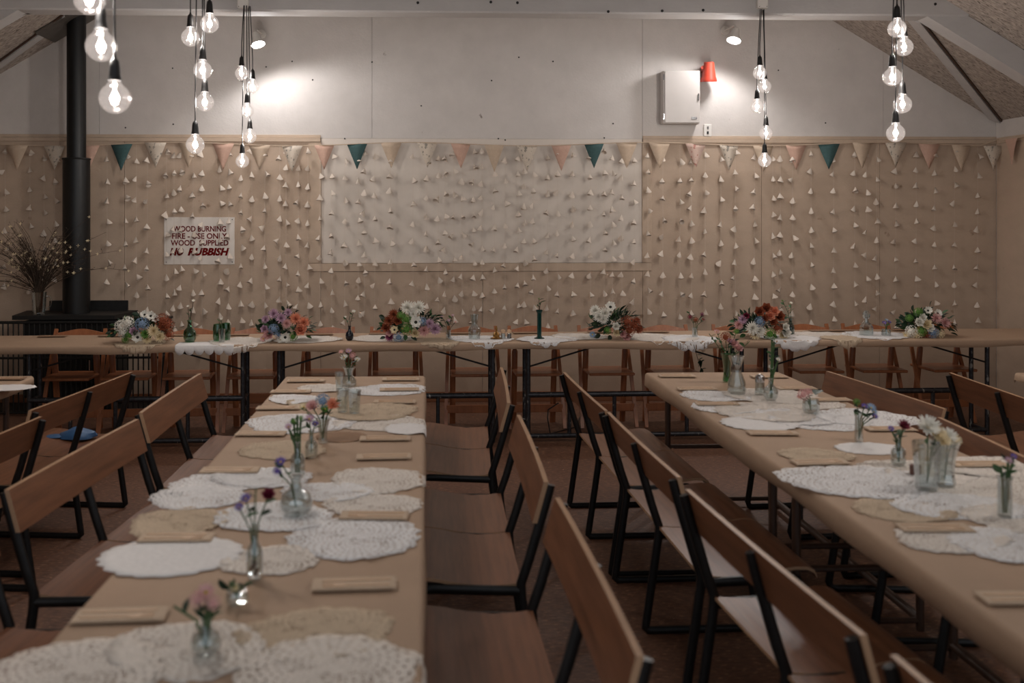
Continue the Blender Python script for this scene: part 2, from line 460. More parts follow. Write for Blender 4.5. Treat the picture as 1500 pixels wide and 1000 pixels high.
# ------------------------------------------------------------------ trestle tables
TT = .74                                   # table top height
def make_table(L_, Wd, legm, label, loc, rz, group, back=None):
    """trestle table: board, two pipe end frames with braces, stretcher and foot rail along one side"""
    t = thing('trestle_table', label, 'table', loc, rz, group)
    q = MB(); q.box((0, 0, TT - .022), (L_, Wd, .03), ch=.004); q.build('table_top', 'leg_brown', t)
    lx, ly = L_ / 2 - .12, Wd / 2 - .09
    lb = ly if back is None else back          # rear legs stand further in where chairs are tucked under
    for sx in (-1, 1):
        for sy in (-1, 1):
            yy = -ly if sy < 0 else lb; q = MB(); q.tube([(sx * lx, yy, .0), (sx * lx, yy, TT - .037)], .0165, 10); q.build('leg', legm, t, True)
        for z in (.34, .04): q = MB(); q.tube([(sx * lx, -ly, z), (sx * lx, lb, z)], .012, 8); q.build('cross_bar', legm, t, True)
        q = MB(); q.tube([(sx * lx, -ly, .55), (sx * (lx - .52), -ly, TT - .037)], .0065, 6); q.build('brace', 'steel_black', t, True)
    q = MB(); q.tube([(-lx, -ly, .345), (lx, -ly, .345)], .02, 10); q.build('stretcher', legm, t, True)
    q = MB(); q.tube([(-lx, -ly, .045), (lx, -ly, .045)], .018, 10); q.build('foot_rail', legm, t, True)
    for x in (-.62 * lx, -.2 * lx, .48 * lx):
        q = MB(); q.tube([(x, -ly, .05), (x, -ly, .34)], .015, 8); q.build('post', 'pipe_grey', t, True)
    return t
def cover(L_, Wd, drop, label, loc, rz, seed):
    """brown kraft paper laid over the boards, folded down along the edges"""
    rnd = random.Random(seed)
    prof = []
    hw = Wd / 2 + .006
    r = .016
    for a in range(0, 5):
        th = R(180 - a * 22.5); prof.append((-hw + r + r * math.cos(th), r * math.sin(th) - r))
    top_n = 8
    prof = [(-hw - .003, -drop)] + prof
    right = [(-x, z) for x, z in reversed(prof)]
    mid = [(lerp(-hw + r, hw - r, i / top_n), 0) for i in range(1, top_n)]
    P_ = prof + mid + right
    k = len(P_); nx = max(12, int(L_ / .12)); vs = []; fs = []
    ph = [rnd.uniform(0, 6) for _ in range(6)]
    for i in range(nx + 1):
        x = lerp(-L_ / 2 - .004, L_ / 2 + .004, i / nx)
        for j, (y, z) in enumerate(P_):
            e = 1 if j in (0, k - 1) else 0
            wob = .006 * math.sin(x * 3 + ph[0]) + .004 * math.sin(x * 8 + ph[1])
            zz = z + (wob if e else -.0008 * (1 + math.sin(x * 9 + y * 7 + ph[2])))
            yy = y + (math.copysign(1, y) * .004 * math.sin(x * 5 + ph[3]) if e else 0)
            vs.append((x, yy, TT + zz))
    for i in range(nx):
        for j in range(k - 1): fs.append((i * k + j, (i + 1) * k + j, (i + 1) * k + j + 1, i * k + j + 1))
    # folded ends
    for i, sg in ((0, -1), (nx, 1)):
        base = len(vs)
        for j, (y, z) in enumerate(P_): vs.append((sg * (L_ / 2 + .007), y, TT + max(-drop, min(z, -.0)) - (drop * .9 if 0 < j < k - 1 else 0)))
        for j in range(k - 1):
            f = (i * k + j, i * k + j + 1, base + j + 1, base + j)
            fs.append(f if sg < 0 else f[::-1])
    q = MB(); q.add(vs, fs)
    o = q.build('paper_table_cover', 'kraft', None, True); o.location = loc; o.rotation_euler = (0, 0, rz)
    m = o.modifiers.new('thick', 'SOLIDIFY'); m.thickness = .0012; m.offset = 1
    return tag(o, label, 'table cover')
TOP = TT + .0012
# head table: five six-foot trestles end to end across the hall
pL, pR = PZ(60, 507, TT), PZ(1330, 497, TT)
hd = (pR - pL); HROT = math.atan2(hd.y, hd.x); hu = Vector((math.cos(HROT), math.sin(HROT), 0)); hn = Vector((-hu.y, hu.x, 0))
HW = .66
def head(px, back=0.):                      # point on the head table: column px, metres behind the front edge
    d = ray(px, 500); o = Vector((0, 0, 0))
    A = pL + hn * back
    den = d.x * hu.y - d.y * hu.x
    t_ = (A.x * hu.y - A.y * hu.x) / den
    return Vector((d.x * t_, d.y * t_, TT))
gaps = [8, 380, 750, 1118, 1481]
hx0 = (head(gaps[1]) - pL).dot(hu)
for i in range(4):
    a, c = head(gaps[i]), head(gaps[i + 1])
    L_ = (c - a).length - .02
    m = (a + c) / 2 + hn * (HW / 2)
    make_table(L_, HW, 'pipe_grey' if i else 'pipe_grey',
               ['pipe-legged trestle table of the head table beside the wood stove', 'pipe-legged trestle table of the head table under the left part of the white panel',
                'pipe-legged trestle table of the head table under the right part of the white panel', 'pipe-legged trestle table of the head table beside the corner of the hall'][i],
               (m.x, m.y, 0), HROT, 'trestles of the head table', -.03)
a, c = head(-150), head(1640)
cover((c - a).length, HW + .01, .052, 'long brown kraft paper cover on the head table across the hall', tuple(((a + c) / 2 + hn * (HW / 2)).to_2d()) + (0,), HROT, 3)
# long tables
def longtable(x0, x1, yf, yn, nm, seed, n=2):
    Wd = x1 - x0; L_ = (yf - yn) / n
    for i in range(n):
        make_table(L_ - .01, Wd, 'leg_brown', 'brown-legged trestle table carrying the %s end of the %s' % (('far', 'near')[i] if False else ('head-table', 'open')[i], nm),
                   ((x0 + x1) / 2, yf - L_ * (i + .5), 0), R(90), 'trestles of the long tables')
    cover(yf - yn, Wd + .01, .05 if seed != 5 else .075, 'brown kraft paper cover with doilies along the %s' % nm, ((x0 + x1) / 2, (yf + yn) / 2, 0), R(90), seed)
c0, c1 = PZ(420, 552, TT), PZ(620, 552, TT)
XA0, XA1, YA = c0.x, c1.x, c0.y
longtable(XA0, XA1, YA, 1.72, 'middle long table', 4)
d0, d1 = PZ(948, 546, TT), PZ(1143, 546, TT)
XB0, XB1, YBt = d0.x, d1.x, d0.y
longtable(XB0, XB1, YBt, 1.8, 'long table with the crystal vases', 5)
e1 = PZ(46, 551, TT); longtable(e1.x - .77, e1.x, e1.y, 2.0, 'long table on the stove side', 6)
e2 = PZ(1490, 546, TT); longtable(e2.x, e2.x + .77, e2.y, 2.2, 'long table against the far wall side', 7)

# ------------------------------------------------------------------ double chairs: plywood seats and backs on black steel sled frames
CL = 1.13
def chair_meshes():
    D = {}
    q = MB()                                    # one side frame, profile in yz
    path = [(0, -.102, .752), (0, -.089, .70), (0, -.03, .50), (0, -.004, .425), (0, -.006, .38), (0, -.055, .045), (0, -.058, .025), (0, -.045, .014), (0, -.02, .0125),
            (0, .36, .0125), (0, .385, .016), (0, .395, .04), (0, .345, .36), (0, .33, .405), (0, .29, .408), (0, .0, .398)]
    q.tube(path, .0125, 8, sq=1.35); D['frame'] = q.mesh('leg_frame', 'steel_black', True)
    w = CL / 2 - .012; pr = [(-.005, .425), (.05, .418), (.12, .416), (.2, .424), (.27, .438), (.33, .446), (.37, .444), (.395, .432), (.402, .412)]
    q = MB(); vs = []; fs = []; k = len(pr); nx = 4
    for sgn, off in ((0, 0), (1, -.011)):
        for i in range(nx + 1):
            for y, z in pr: vs.append((lerp(-w / 2, w / 2, i / nx), y, z + off))
    n2 = (nx + 1) * k
    for i in range(nx):
        for j in range(k - 1):
            a = i * k + j; fs.append((a, a + k, a + k + 1, a + 1)); fs.append((n2 + a, n2 + a + 1, n2 + a + k + 1, n2 + a + k))
    e0 = len(fs)
    for i in range(nx):
        for j, fl in ((0, 0), (k - 1, 1)):
            a = i * k + j; f = (a, n2 + a, n2 + a + k, a + k); fs.append(f if not fl else f[::-1])
    for j in range(k - 1):
        for i, fl in ((0, 1), (nx, 0)):
            a = i * k + j; f = (a, n2 + a, n2 + a + 1, a + 1); fs.append(f if not fl else f[::-1])
    q.add(vs, fs); q.mi = [0] * e0 + [1] * (len(fs) - e0)
    D['seat'] = q.mesh('seat', ['ply', 'ply_edge'], True)
    q = MB(); vs = []; fs = []; nx = 8
    bp = [(-.094, .765), (-.078, .765), (-.040, .628), (-.056, .628)]
    for i in range(nx + 1):
        u = i / nx * 2 - 1; cv = -.006 * (1 - u * u)
        for y, z in bp: vs.append((u * CL / 2, y + cv, z))
    q.mi = []
    mi = []
    for i in range(nx):
        a = i * 4
        for j in range(4):
            fs.append((a + j, a + (j + 1) % 4, a + 4 + (j + 1) % 4, a + 4 + j)); mi.append(1 if j in (0, 2) else 0)
    fs.append((3, 2, 1, 0)); fs.append((nx * 4, nx * 4 + 1, nx * 4 + 2, nx * 4 + 3)); mi += [1, 1]
    q.add(vs, fs); q.mi = mi
    D['back'] = q.mesh('backrest', ['ply', 'ply_edge'])
    return D
CH = chair_meshes()
def make_double_chair(label, far, near, side, group):
    """far/near: ends of the top edge of the backrest; side +1 sits towards +x, -1 towards -x"""
    mid = (far + near) / 2; d = (far - near).normalized()
    th = math.atan2(d.y, d.x)
    if side > 0: rz = th + math.pi           # local +y must face +x
    else: rz = th
    f = Vector((-math.sin(rz), math.cos(rz), 0))
    loc = mid + f * .088; loc.z = 0
    t = thing('double_chair', label, 'chair', loc, rz, group)
    inst('backrest', CH['back'], t)
    for x in (-CL / 2 + .018, 0, CL / 2 - .018): inst('leg_frame', CH['frame'], t, (x, 0, 0))
    for x in (-CL / 4 + .008, CL / 4 - .008): inst('seat', CH['seat'], t, (x, 0, 0), None, (.97, 1, 1))
    return t
BZ = .765
def row(pts, side, fmt, group, words):
    for (f, n_), w in zip(pts, words):
        make_double_chair(fmt % w, PZ(*f, BZ), PZ(*n_, BZ), side, group)
ORD = ['nearest the head table', 'second from the head table', 'third from the head table', 'fourth from the head table']
G = 'double plywood chairs along the long tables'
row([((295, 545), (201, 607)), ((205, 611), (0, 722)), ((-3, 736), (-560, 1030))], 1, 'plywood double chair facing the middle table, stove side, %s', G, ORD)
row([((195, 544), (42, 602)), ((55, 612), (-175, 706))], -1, 'plywood double chair at the stove-side long table, %s', G, ORD)
row([((734, 534), (747, 596)), ((760, 607), (801, 706)), ((815, 724), (945, 972))], -1, 'plywood double chair facing the middle table, aisle side, %s', G, ORD)
row([((826, 545), (887, 601)), ((891, 604), (992, 697)), ((1000, 711), (1278, 942)), ((1343, 988), (2150, 1650))], 1, 'plywood double chair facing the crystal-vase table, aisle side, %s', G, ORD)
row([((1208, 542), (1392, 601)), ((1372, 609), (1600, 716))], -1, 'plywood double chair facing the crystal-vase table, wall side, %s', G, ORD)
row([((1390, 545), (1560, 603)), ((1590, 620), (1840, 710))], 1, 'plywood double chair backing onto the crystal-vase table, %s', G, ORD)

# ------------------------------------------------------------------ wooden folding chairs behind the head table (they face the room: -y)
def make_folding():
    t = thing('folding_chair', '', 'chair')
    hw = .188
    for s in (-1, 1):
        q = MB(); q.tube([(s * (hw + .028), -.10, .0), (s * (hw + .016), .04, .40), (s * (hw + .0), .19, .77)], .019, 4, sq=.62); q.build('front_leg', 'beech', t)
        q = MB(); q.tube([(s * (hw - .03), .15, 0.0), (s * (hw - .03), .08, .42), (s * (hw - .03), .055, .585), (s * (hw - .03), .052, .605)], [.024, .024, .024, .013], 8, sq=.75); q.build('rear_leg', 'beech', t, True)
    q = MB(); q.box((0, -.01, .432), (2 * hw - .02, .37, .022), ch=.006); q.build('seat', 'beech', t)
    q = MB(); vs = []; fs = []; nx = 10
    for i in range(nx + 1):
        u = i / nx * 2 - 1
        zt = .745 + .028 * math.cos(u * math.pi / 2) ** 1.5 - .004; zb_ = .655 + .01 * math.cos(u * math.pi / 2)
        cv = .02 * (1 - u * u)
        for y, z in ((.172 + cv, zt), (.188 + cv, zt), (.152 + cv, zb_), (.137 + cv, zb_)): vs.append((u * (hw - .01), y, z))
    for i in range(nx):
        for j in range(4): fs.append((i * 4 + j, i * 4 + (j + 1) % 4, i * 4 + 4 + (j + 1) % 4, i * 4 + 4 + j))
    fs += [(3, 2, 1, 0), tuple(nx * 4 + j for j in range(4))]
    q.add(vs, fs); q.build('back_rail', 'beech', t)
    q = MB(); q.box((0, -.05, .15), (2 * (hw + .02), .016, .06), ch=.003); q.build('front_stretcher', 'beech', t)
    q = MB(); q.box((0, .127, .13), (2 * (hw - .03), .016, .04), ch=.003); q.build('rear_stretcher', 'beech', t)
    return t
fc = make_folding()
FCX = [(62, 152), (150, 234), (236, 322), (330, 414), (438, 522), (538, 621), (650, 736), (745, 824), (845, 933), (938, 1024), (1045, 1132), (1148, 1233), (1238, 1326), (1337, 1424)]
FCL = ['in front of the wood stove', 'beside the white-and-rust bouquet', 'behind the green bottle', 'behind the green goblets', 'behind the peach bouquet', 'between the navy vase and the tallest bouquet',
       'behind the crown-topped carafe', 'behind the tall dark candlestick', 'behind the white and rust bouquet with dark leaves', 'between that bouquet and the small red sprig', 'behind the rust-red bouquet',
       'behind the empty stretch before the decanter', 'behind the glass decanter', 'behind the bouquet nearest the corner']
FCL[9] = 'behind the small red sprig in clear glass'
for i, (x0, x1) in enumerate(FCX):
    c = fc if i == 0 else copy_tree(fc)
    p = head((x0 + x1) / 2, .64); p.z = 0
    c.location = p; c.rotation_euler = (0, 0, HROT + random.uniform(-.05, .05))
    tag(c, 'orange-brown wooden folding chair ' + FCL[i], 'chair', 'folding chairs behind the head table')

# ------------------------------------------------------------------ pendant bulbs
def bulb_meshes():
    D = {}
    r = .0485
    prof = [(.0, -r)]
    for i in range(1, 14):
        a = math.pi * i / 16.0; prof.append((r * math.sin(a), -r * math.cos(a)))
    prof += [(.019, .052), (.0165, .062), (.016, .068)]
    q = MB(); q.lathe(prof, 24); D['glass'] = q.mesh('bulb_globe', 'bulb_glass', True)
    q = MB(); q.lathe([(.0225, .056), (.0205, .060), (.018, .075), (.0165, .10), (.0135, .118), (.006, .126), (.004, .135), (0, .136)], 16); D['socket'] = q.mesh('lamp_holder', 'black_plastic', True)
    q = MB()
    for k in range(4):
        a = k * math.pi / 2; q.tube([(.004 * math.cos(a), .004 * math.sin(a), .02), (.013 * math.cos(a), .013 * math.sin(a), 0), (.006 * math.cos(a + .6), .006 * math.sin(a + .6), -.018)], .0022, 5)
    q.tube([(0, 0, .05), (0, 0, .02)], .004, 6); D['fil'] = q.mesh('filament', 'filament')
    return D
BM = bulb_meshes()
def pendant(px, py, Y, ztop, xtop, label, group):
    p = PY(px, py, Y)
    t = thing('pendant_bulb', label, 'light bulb', p, 0, group)
    inst('lamp_holder', BM['socket'], t)
    g = inst('bulb_globe', BM['glass'], t); inst('filament', BM['fil'], g)
    q = MB(); q.tube([(0, 0, .13), (0, 0, .22), ((xtop - p.x) * .5, 0, lerp(.22, ztop - p.z, .55)), (xtop - p.x, 0, ztop - p.z)], .0035, 6); q.build('cable', 'black_plastic', t, True)
    ld = bpy.data.lights.new('bulb_light', 'POINT'); ld.energy = BULB_W; ld.color = (1, .94, .885); ld.shadow_soft_size = .014
    l = bpy.data.objects.new('bulb_light', ld); COL.objects.link(l); l.parent = t
    return t
CLUST = [
    (3.2, 3.2, 'cluster hanging before the flue pipe', [(146, -150), (160, -80), (131, -1), (148, 68), (168, 144)]),  # two topmost bulbs are inferred, out of view, added to light the near tables
    (5.35, 3.2, 'cluster between the flue pipe and the wall lamp', [(307, 35), (279, 55), (297, 103), (300, 150), (286, 212)]),
    (7.33, 3.19, 'cluster beside the stove-side wall lamp', [(354, 108), (370, 127), (362, 162), (366, 200), (355, 236)]),
    (7.33, 3.19, 'cluster beside the red siren', [(1113, 107), (1120, 127), (1109, 156), (1122, 195), (1120, 235)]),
    (5.35, 3.2, 'cluster hanging before the sloping ceiling brace', [(1314, 42), (1324, 69), (1307, 113), (1322, 153), (1312, 195)]),
    (3.2, 3.2, 'added unseen cluster over the open end of the crystal-vase table', [(1700, -150), (1712, -80), (1694, -5), (1708, 66), (1702, 140)])]  # inferred partner cluster, out of view, added to brighten the near table ends
RANK = ['topmost', 'second highest', 'middle', 'second lowest', 'lowest']
for ci, (Y, zt, w, pts) in enumerate(CLUST):
    xm = sum(PY(a, 50, Y).x for a, _ in pts) / len(pts)
    rk = RANK if len(pts) == 5 else ['topmost', 'middle', 'lowest']
    for i, (a, c) in enumerate(pts):
        dx = (PY(a, 50, Y).x - xm) * .5
        pendant(a, c, Y + (.012 if i % 2 else -.012) , zt, xm + dx, 'clear globe bulb, %s of the %s' % (rk[i], w), 'pendant globe bulbs')
    if ci in (2, 3):
        p = PY((357, 1115)[ci - 2], 6, YT)
        t = thing('junction_box', 'small white junction box on the tie beam above the bulbs %s' % ('nearer the stove', 'nearer the siren')[ci - 2], 'junction box', (p.x, YT - .001, p.z))
        q = MB(); q.box((0, -.022, 0), (.078, .044, .075), ch=.005); q.build('box', 'white_plastic', t)
        q = MB()
        for sx in (-1, 1):
            for sz in (-1, 1): q.ball((sx * .028, -.045, sz * .027), .004, 6, 4)
        q.build('screws', 'chrome', t)
# wall spot lamps
def spot(px, py, aim, label):
    p = PY(px, py, YW - .36)
    t = thing('spot_lamp', label, 'lamp', p)
    M = rot_to(aim)
    q = MB(); q.lathe([(.0, -.11), (.03, -.11), (.036, -.09), (.04, -.05), (.062, -.012), (.064, .004), (.059, .004), (.056, -.012)], 20, M); q.build('lamp_shade', 'white_plastic', t, True)
    q = MB(); q.lathe([(.0, .002), (.03, .0), (.057, -.006)], 20, M); q.build('lamp_face', 'spot_face', t, True)
    b_ = M @ Vector((0, 0, -.1))
    q = MB(); q.tube([tuple(b_), (b_.x, b_.y + .04, b_.z + .05), (b_.x, .345, b_.z + .06)], .008, 8); q.lathe([(0, 0), (.04, 0), (.04, .018), (0, .018)], 16, Matrix.Translation((b_.x, .36, b_.z + .06)) @ Matrix.Rotation(R(90), 4, 'X')); q.build('bracket', 'white_plastic', t, True)
    ld = bpy.data.lights.new('spot_light', 'SPOT'); ld.energy = SPOT_W; ld.color = (1, .98, .98); ld.spot_size = R(176); ld.spot_blend = .4; ld.shadow_soft_size = .08
    l = bpy.data.objects.new('spot_light', ld); COL.objects.link(l); l.parent = t
    l.location = Vector(aim).normalized() * .03
    l.rotation_euler = Vector(aim).to_track_quat('-Z', 'Y').to_euler()
spot(378, 65, (.28, -.30, -.9), 'white spot lamp on the end wall nearer the flue pipe')
spot(1075, 59, (-.28, -.30, -.9), 'white spot lamp on the end wall above the red siren')

# ------------------------------------------------------------------ fittings on the end wall
p0, p1 = PY(967, 106, YW), PY(1020, 183, YW)
t = thing('wall_cabinet', 'flat white metal cabinet screwed to the upper end wall', 'cabinet', ((p0.x + p1.x) / 2, YW, p1.z))
w, h = p1.x - p0.x, p0.z - p1.z
q = MB(); q.box((0, -.06, h / 2), (w, .12, h), ch=.004); q.build('body', 'cabinet_paint', t)
q = MB(); q.box((.002, -.127, h / 2), (w - .016, .014, h - .014), ch=.004); dr = q.build('door', 'cabinet_paint', t)
q = MB(); q.box((w / 2 - .018, -.138, h * .5), (.014, .012, .06), ch=.003); q.build('latch', 'chrome', dr)
q = MB(); q.box((w * .33, -.1355, h * .1), (.05, .003, .022), ch=.001); q.build('maker_plate', 'chrome', dr)
for z in (.13, .87): q = MB(); q.tube([(-w / 2 + .002, -.13, h * z - .025), (-w / 2 + .002, -.13, h * z + .025)], .006, 8); q.build('hinge', 'chrome', t)
p = PY(1038, 119, YW - .1)
t = thing('siren', 'red horn siren with flared rim on the end wall', 'siren', p, R(-8))
q = MB(); M = Matrix.Rotation(R(8), 4, 'X')
q.lathe([(.0, .17), (.04, .17), (.046, .165), (.048, .13), (.062, .04), (.07, .02), (.073, .005), (.073, -.004), (.066, .0), (.055, .03), (0, .05)], 24, M); q.build('horn', 'siren_red', t, True)
q = MB(); q.box((-.045, .045, .115), (.03, .105, .05), ch=.006); q.tube([(-.055, -.03, .12), (-.055, .03, .12)], .016, 8); q.build('bracket', 'siren_red', t)
p = PY(1036, 191, YW)
t = thing('wall_switch', 'small cream double switch below the red siren', 'switch', (p.x, YW - .001, p.z))
q = MB(); q.box((0, -.008, 0), (.07, .016, .11), ch=.004); q.build('plate', 'white_plastic', t)
for z in (-.022, .022): q = MB(); q.box((0, -.019, z), (.016, .008, .026), ch=.002); q.build('rocker', 'black_plastic' if z < 0 else 'chrome', t)
# sign
def text_mesh(s, size, shear=0., off=0.):
    c = bpy.data.curves.new('txt', 'FONT'); c.body = s; c.size = size; c.align_x = 'CENTER'; c.shear = shear; c.offset = off; c.extrude = .0006; c.resolution_u = 3
    o = bpy.data.objects.new('txt', c); COL.objects.link(o)
    dg = bpy.context.evaluated_depsgraph_get(); me = bpy.data.meshes.new_from_object(o.evaluated_get(dg))
    bpy.data.objects.remove(o); me.materials.clear(); me.materials.append(MATS['sign_red'])
    return me
p0, p1 = PY(241, 318, YW), PY(344, 387, YW)
w, h = p1.x - p0.x, p0.z - p1.z
t = thing('notice_board', 'white notice in red capitals about wood burning fire use', 'sign', ((p0.x + p1.x) / 2, YW - .009, p1.z))
q = MB(); q.box((0, -.003, h / 2), (w, .006, h), ch=.001); q.build('plate', 'sign_white', t)
for s, cx_, py, wid, sh, of in (('WOOD BURNING', 293, 335, 76, 0, .0022), ('FIRE - USE ONLY', 293, 345.5, 79, 0, .0022), ('WOOD  SUPPLIED', 293, 355.5, 83, 0, .0022), ('NO', 259.5, 368.5, 20, .28, .005), ('RUBBISH', 306, 368.5, 60, .28, .005)):
    me = text_mesh(s, .1, sh, of)
    xs = [v.co.x for v in me.vertices]; ys = [v.co.y for v in me.vertices]
    ww = (max(xs) - min(xs)); hh = max(ys) - min(ys)
    S = wid / PXM(YW) / ww; Hh = (8.4 if sh == 0 else 11.5) / PXM(YW) / hh
    o = inst('lettering', me, t, (PY(cx_, py, YW).x - (p0.x + p1.x) / 2 - (max(xs) + min(xs)) / 2 * S, -.0072, PY(292, py, YW).z - p1.z - (max(ys) + min(ys)) / 2 * Hh), (R(90), 0, 0), (S, Hh, 1))
q = MB()
for sx in (-1, 1):
    for sz in (.05, .95): q.ball((sx * (w / 2 - .02), -.007, h * sz), .005, 6, 4)
q.build('screws', 'iron_black', t)

# ------------------------------------------------------------------ paper cone garlands
def cone_mesh(r, h, sq):
    q = MB(); n = 10; vs = [(0, 0, 0)]
    for j in range(n):
        a = 2 * math.pi * j / n; vs.append((r * math.cos(a), r * sq * math.sin(a), -h + .004 * math.sin(2 * a)))
    q.add(vs, [(0, j + 1, (j + 1) % n + 1) for j in range(n)])
    vs2 = [(0, 0, -.006)] + [(x * .93, y * .93, z - .0005) for x, y, z in vs[1:]]
    q.add(vs2, [(0, (j + 1) % n + 1, j + 1) for j in range(n)])
    return q.mesh('paper_cone', 'paper_cone', True)
CONES = [cone_mesh(.027, .052, 1), cone_mesh(.031, .050, .8), cone_mesh(.024, .054, .9)]
GX = [6, 43, 64, 78, 157, 184, 200, 216, 244, 255, 265, 283, 296, 322, 335, 353, 369, 388, 410, 419, 437, 451, 469, 486, 494, 505, 525, 534, 549, 572, 579, 587, 605, 613, 625, 642, 652, 665, 677, 694,
      706, 724, 740, 759, 768, 781, 802, 817, 839, 846, 865, 885, 897, 911, 919, 929, 949, 956, 971, 979, 996, 1001, 1013, 1021, 1033, 1056, 1077, 1085, 1105, 1113, 1132, 1143, 1161, 1188, 1221, 1252,
      1269, 1284, 1312, 1342, 1369, 1398, 1432]
GX = [x for i, x in enumerate(GX) if i == 0 or x - GX[i - 1] > 8]
GN = [0, 0, 0, 0]
ONES = 'first second third fourth fifth sixth seventh eighth ninth tenth eleventh twelfth thirteenth fourteenth fifteenth sixteenth seventeenth eighteenth nineteenth twentieth'.split()
def ordinal(n): return ONES[n - 1] if n <= 20 else ('twenty-' + ONES[n - 21] if n < 30 else 'thirtieth' if n == 30 else 'thirty-' + ONES[n - 31])
for px in GX:
    yo = random.uniform(.062, .095)
    p = PY(px, 212, YW - yo)
    if px < 100: yo = .062
    ink = 470 < px < 940
    stove = px < 140
    zone = 3 if stove else 0 if px < 470 else 1 if ink else 2
    GN[zone] += 1
    t = thing('paper_cone_garland', '%s thread of white paper cones %s' % (ordinal(GN[zone]), ('from the flue pipe toward the white panel', 'across the white panel, counted from its stove side', 'from the white panel toward the corner, on tan boarding', 'behind the flue, counted toward it')[zone]),
              'garland', (p.x, YW - yo, 0), 0, 'paper cone garlands')
    z = p.z - random.uniform(.02, .12); zs = []
    step = random.uniform(.150, .185)
    zend = random.uniform(.60, .78) if random.random() < .8 else random.uniform(.35, .55)
    if px < 190: zend = 1.0
    while z > zend:
        zs.append(z); z -= step * random.uniform(.82, 1.18)
    q = MB(); q.tube([(0, 0, p.z), (0, 0, zs[-1] - .04)], .0011, 3); q.build('thread', 'thread', t)
    for z in zs:
        s = random.uniform(.88, 1.1)
        inst('paper_cone', random.choice(CONES), t, (random.uniform(-.006, .006), 0, z), (random.gauss(0, .22), random.gauss(0, .30), random.uniform(0, 6)), s)

# ------------------------------------------------------------------ bunting
def flag_mesh(m, w, h, seed):
    rnd = random.Random(seed); q = MB(); n = 6; vs = []; fs = []
    ph = rnd.uniform(0, 6)
    for i in range(n + 1):
        t_ = i / n; ww = w * (1 - t_) + .002
        for u in (-1, 0, 1): vs.append((u * ww / 2, .006 * math.sin(t_ * 4 + u + ph), -h * t_))
    for i in range(n):
        for u in (0, 1): fs.append((i * 3 + u, i * 3 + 3 + u, i * 3 + 4 + u, i * 3 + 1 + u))
    q.add(vs, fs); return q.mesh('flag', m, True)
YBU = YW - .1
def bz(px):
    return PY(px, 211 + 2.5 * math.sin(px / 172 * math.pi), YBU).z
t = thing('bunting', 'long string of cloth pennants in teal, pink and cream along the end wall', 'bunting', (0, YBU, 0))
q = MB(); q.tube([(PY(x, 200, YBU).x, 0, bz(x)) for x in range(-40, 1445, 12)] + [(PY(1462, 205, YBU).x, 0, PY(1462, 204, YBU).z)], .004, 6); q.build('tape', 'cloth_cream', t, True)
FL = {'t': 'teal', 'c': 'cloth_cream', 'p': 'cloth_pink', 'f': 'cloth_floral', 'r': 'cloth_rose'}
FM = {}
flags = [(-22, 'c'), (25, 'c'), (80, 'f'), (130, 'p'), (178, 't'), (228, 'f'), (276, 'c'), (327, 'p'), (380, 'c'), (428, 'f'), (475, 'p'), (523, 't'), (573, 'c'), (626, 'f'), (675, 'p'), (724, 'c'), (772, 'f'), (822, 'p'), (870, 't'),
         (918, 'c'), (966, 'c'), (1019, 'r'), (1068, 'f'), (1118, 'c'), (1166, 'p'), (1214, 't'), (1263, 'c'), (1312, 'f'), (1361, 'p'), (1408, 'c'), (1455, 'f')]
for i, (x, c) in enumerate(flags):
    k = (c, i % 3)
    if k not in FM: FM[k] = flag_mesh(FL[c], .185, .225, i)
    o = inst('flag', FM[k], t, (PY(x, 212, YBU).x, -.005, bz(x)), (R(random.uniform(-2, 2)), 0, R(random.uniform(-5, 5))), (random.uniform(.93, 1.04), 1, random.uniform(.95, 1.05)))
    m_ = o.modifiers.new('thick', 'SOLIDIFY'); m_.thickness = .002
q = MB(); q.tube([(PY(1470, 205, YBU).x, 0, PY(1470, 204, YBU).z), (PY(1471, 220, YBU).x, .01, PY(1471, 220, YBU).z), (PY(1470, 232, YBU).x, -.005, PY(1470, 232, YBU).z)], .012, 4, sq=.25); q.build('ribbon_end', 'cloth_floral', t)
t = thing('bunting', 'short bunting with teal and pink pennants on the side wall by the corner', 'bunting', (XR - .06, 0, 0))
q = MB(); q.tube([(0, y, ZD - .03 + .02 * math.cos(y * 3)) for y in (8.7, 8.3, 7.9, 7.5, 7.1)], .004, 6); q.build('tape', 'cloth_cream', t, True)
for y, c in ((8.55, 'p'), (8.25, 't'), (7.95, 'c'), (7.65, 'f')):
    inst('flag', FM.get((c, 0)) or FM.get((c, 1)) or FM.get((c, 2)), t, (0, y, ZD - .03 + .02 * math.cos(y * 3)), (0, 0, R(90)))

# ------------------------------------------------------------------ wood stove, flue, fireguard
YS = 8.62
px_c = PY(112, 300, YS).x
t = thing('wood_stove', 'black wood stove with wide top plate and upstand behind the fireguard', 'stove', (px_c, YS, 0))
zt = PY(112, 461, 8.42).z
q = MB(); q.box((0, .0, (zt - .05 + .14) / 2), (.74, .42, zt - .05 - .14), ch=.01); q.build('firebox', 'iron_black', t)
q = MB(); q.prism([(-.50, .21), (-.44, -.25), (.40, -.25), (.46, .21)], .035, Matrix.Translation((0, 0, zt - .035))); q.build('top_plate', 'iron_black', t)
q = MB(); q.box((.03, .225, zt + .035), (.68, .02, .10), ch=.004); q.build('upstand', 'iron_black', t)
q = MB(); q.box((0, -.22, .42), (.46, .02, .32), ch=.008); dr = q.build('door', 'iron_black', t)
q = MB(); q.tube([(.2, -.24, .38), (.2, -.27, .38), (.2, -.27, .46), (.2, -.24, .46)], .008, 8); q.build('handle', 'chrome', dr)
for sx in (-1, 1):
    for sy in (-1, 1): q = MB(); q.box((sx * .32, sy * .16, .07), (.05, .05, .14), ch=.004); q.build('leg', 'iron_black', t)
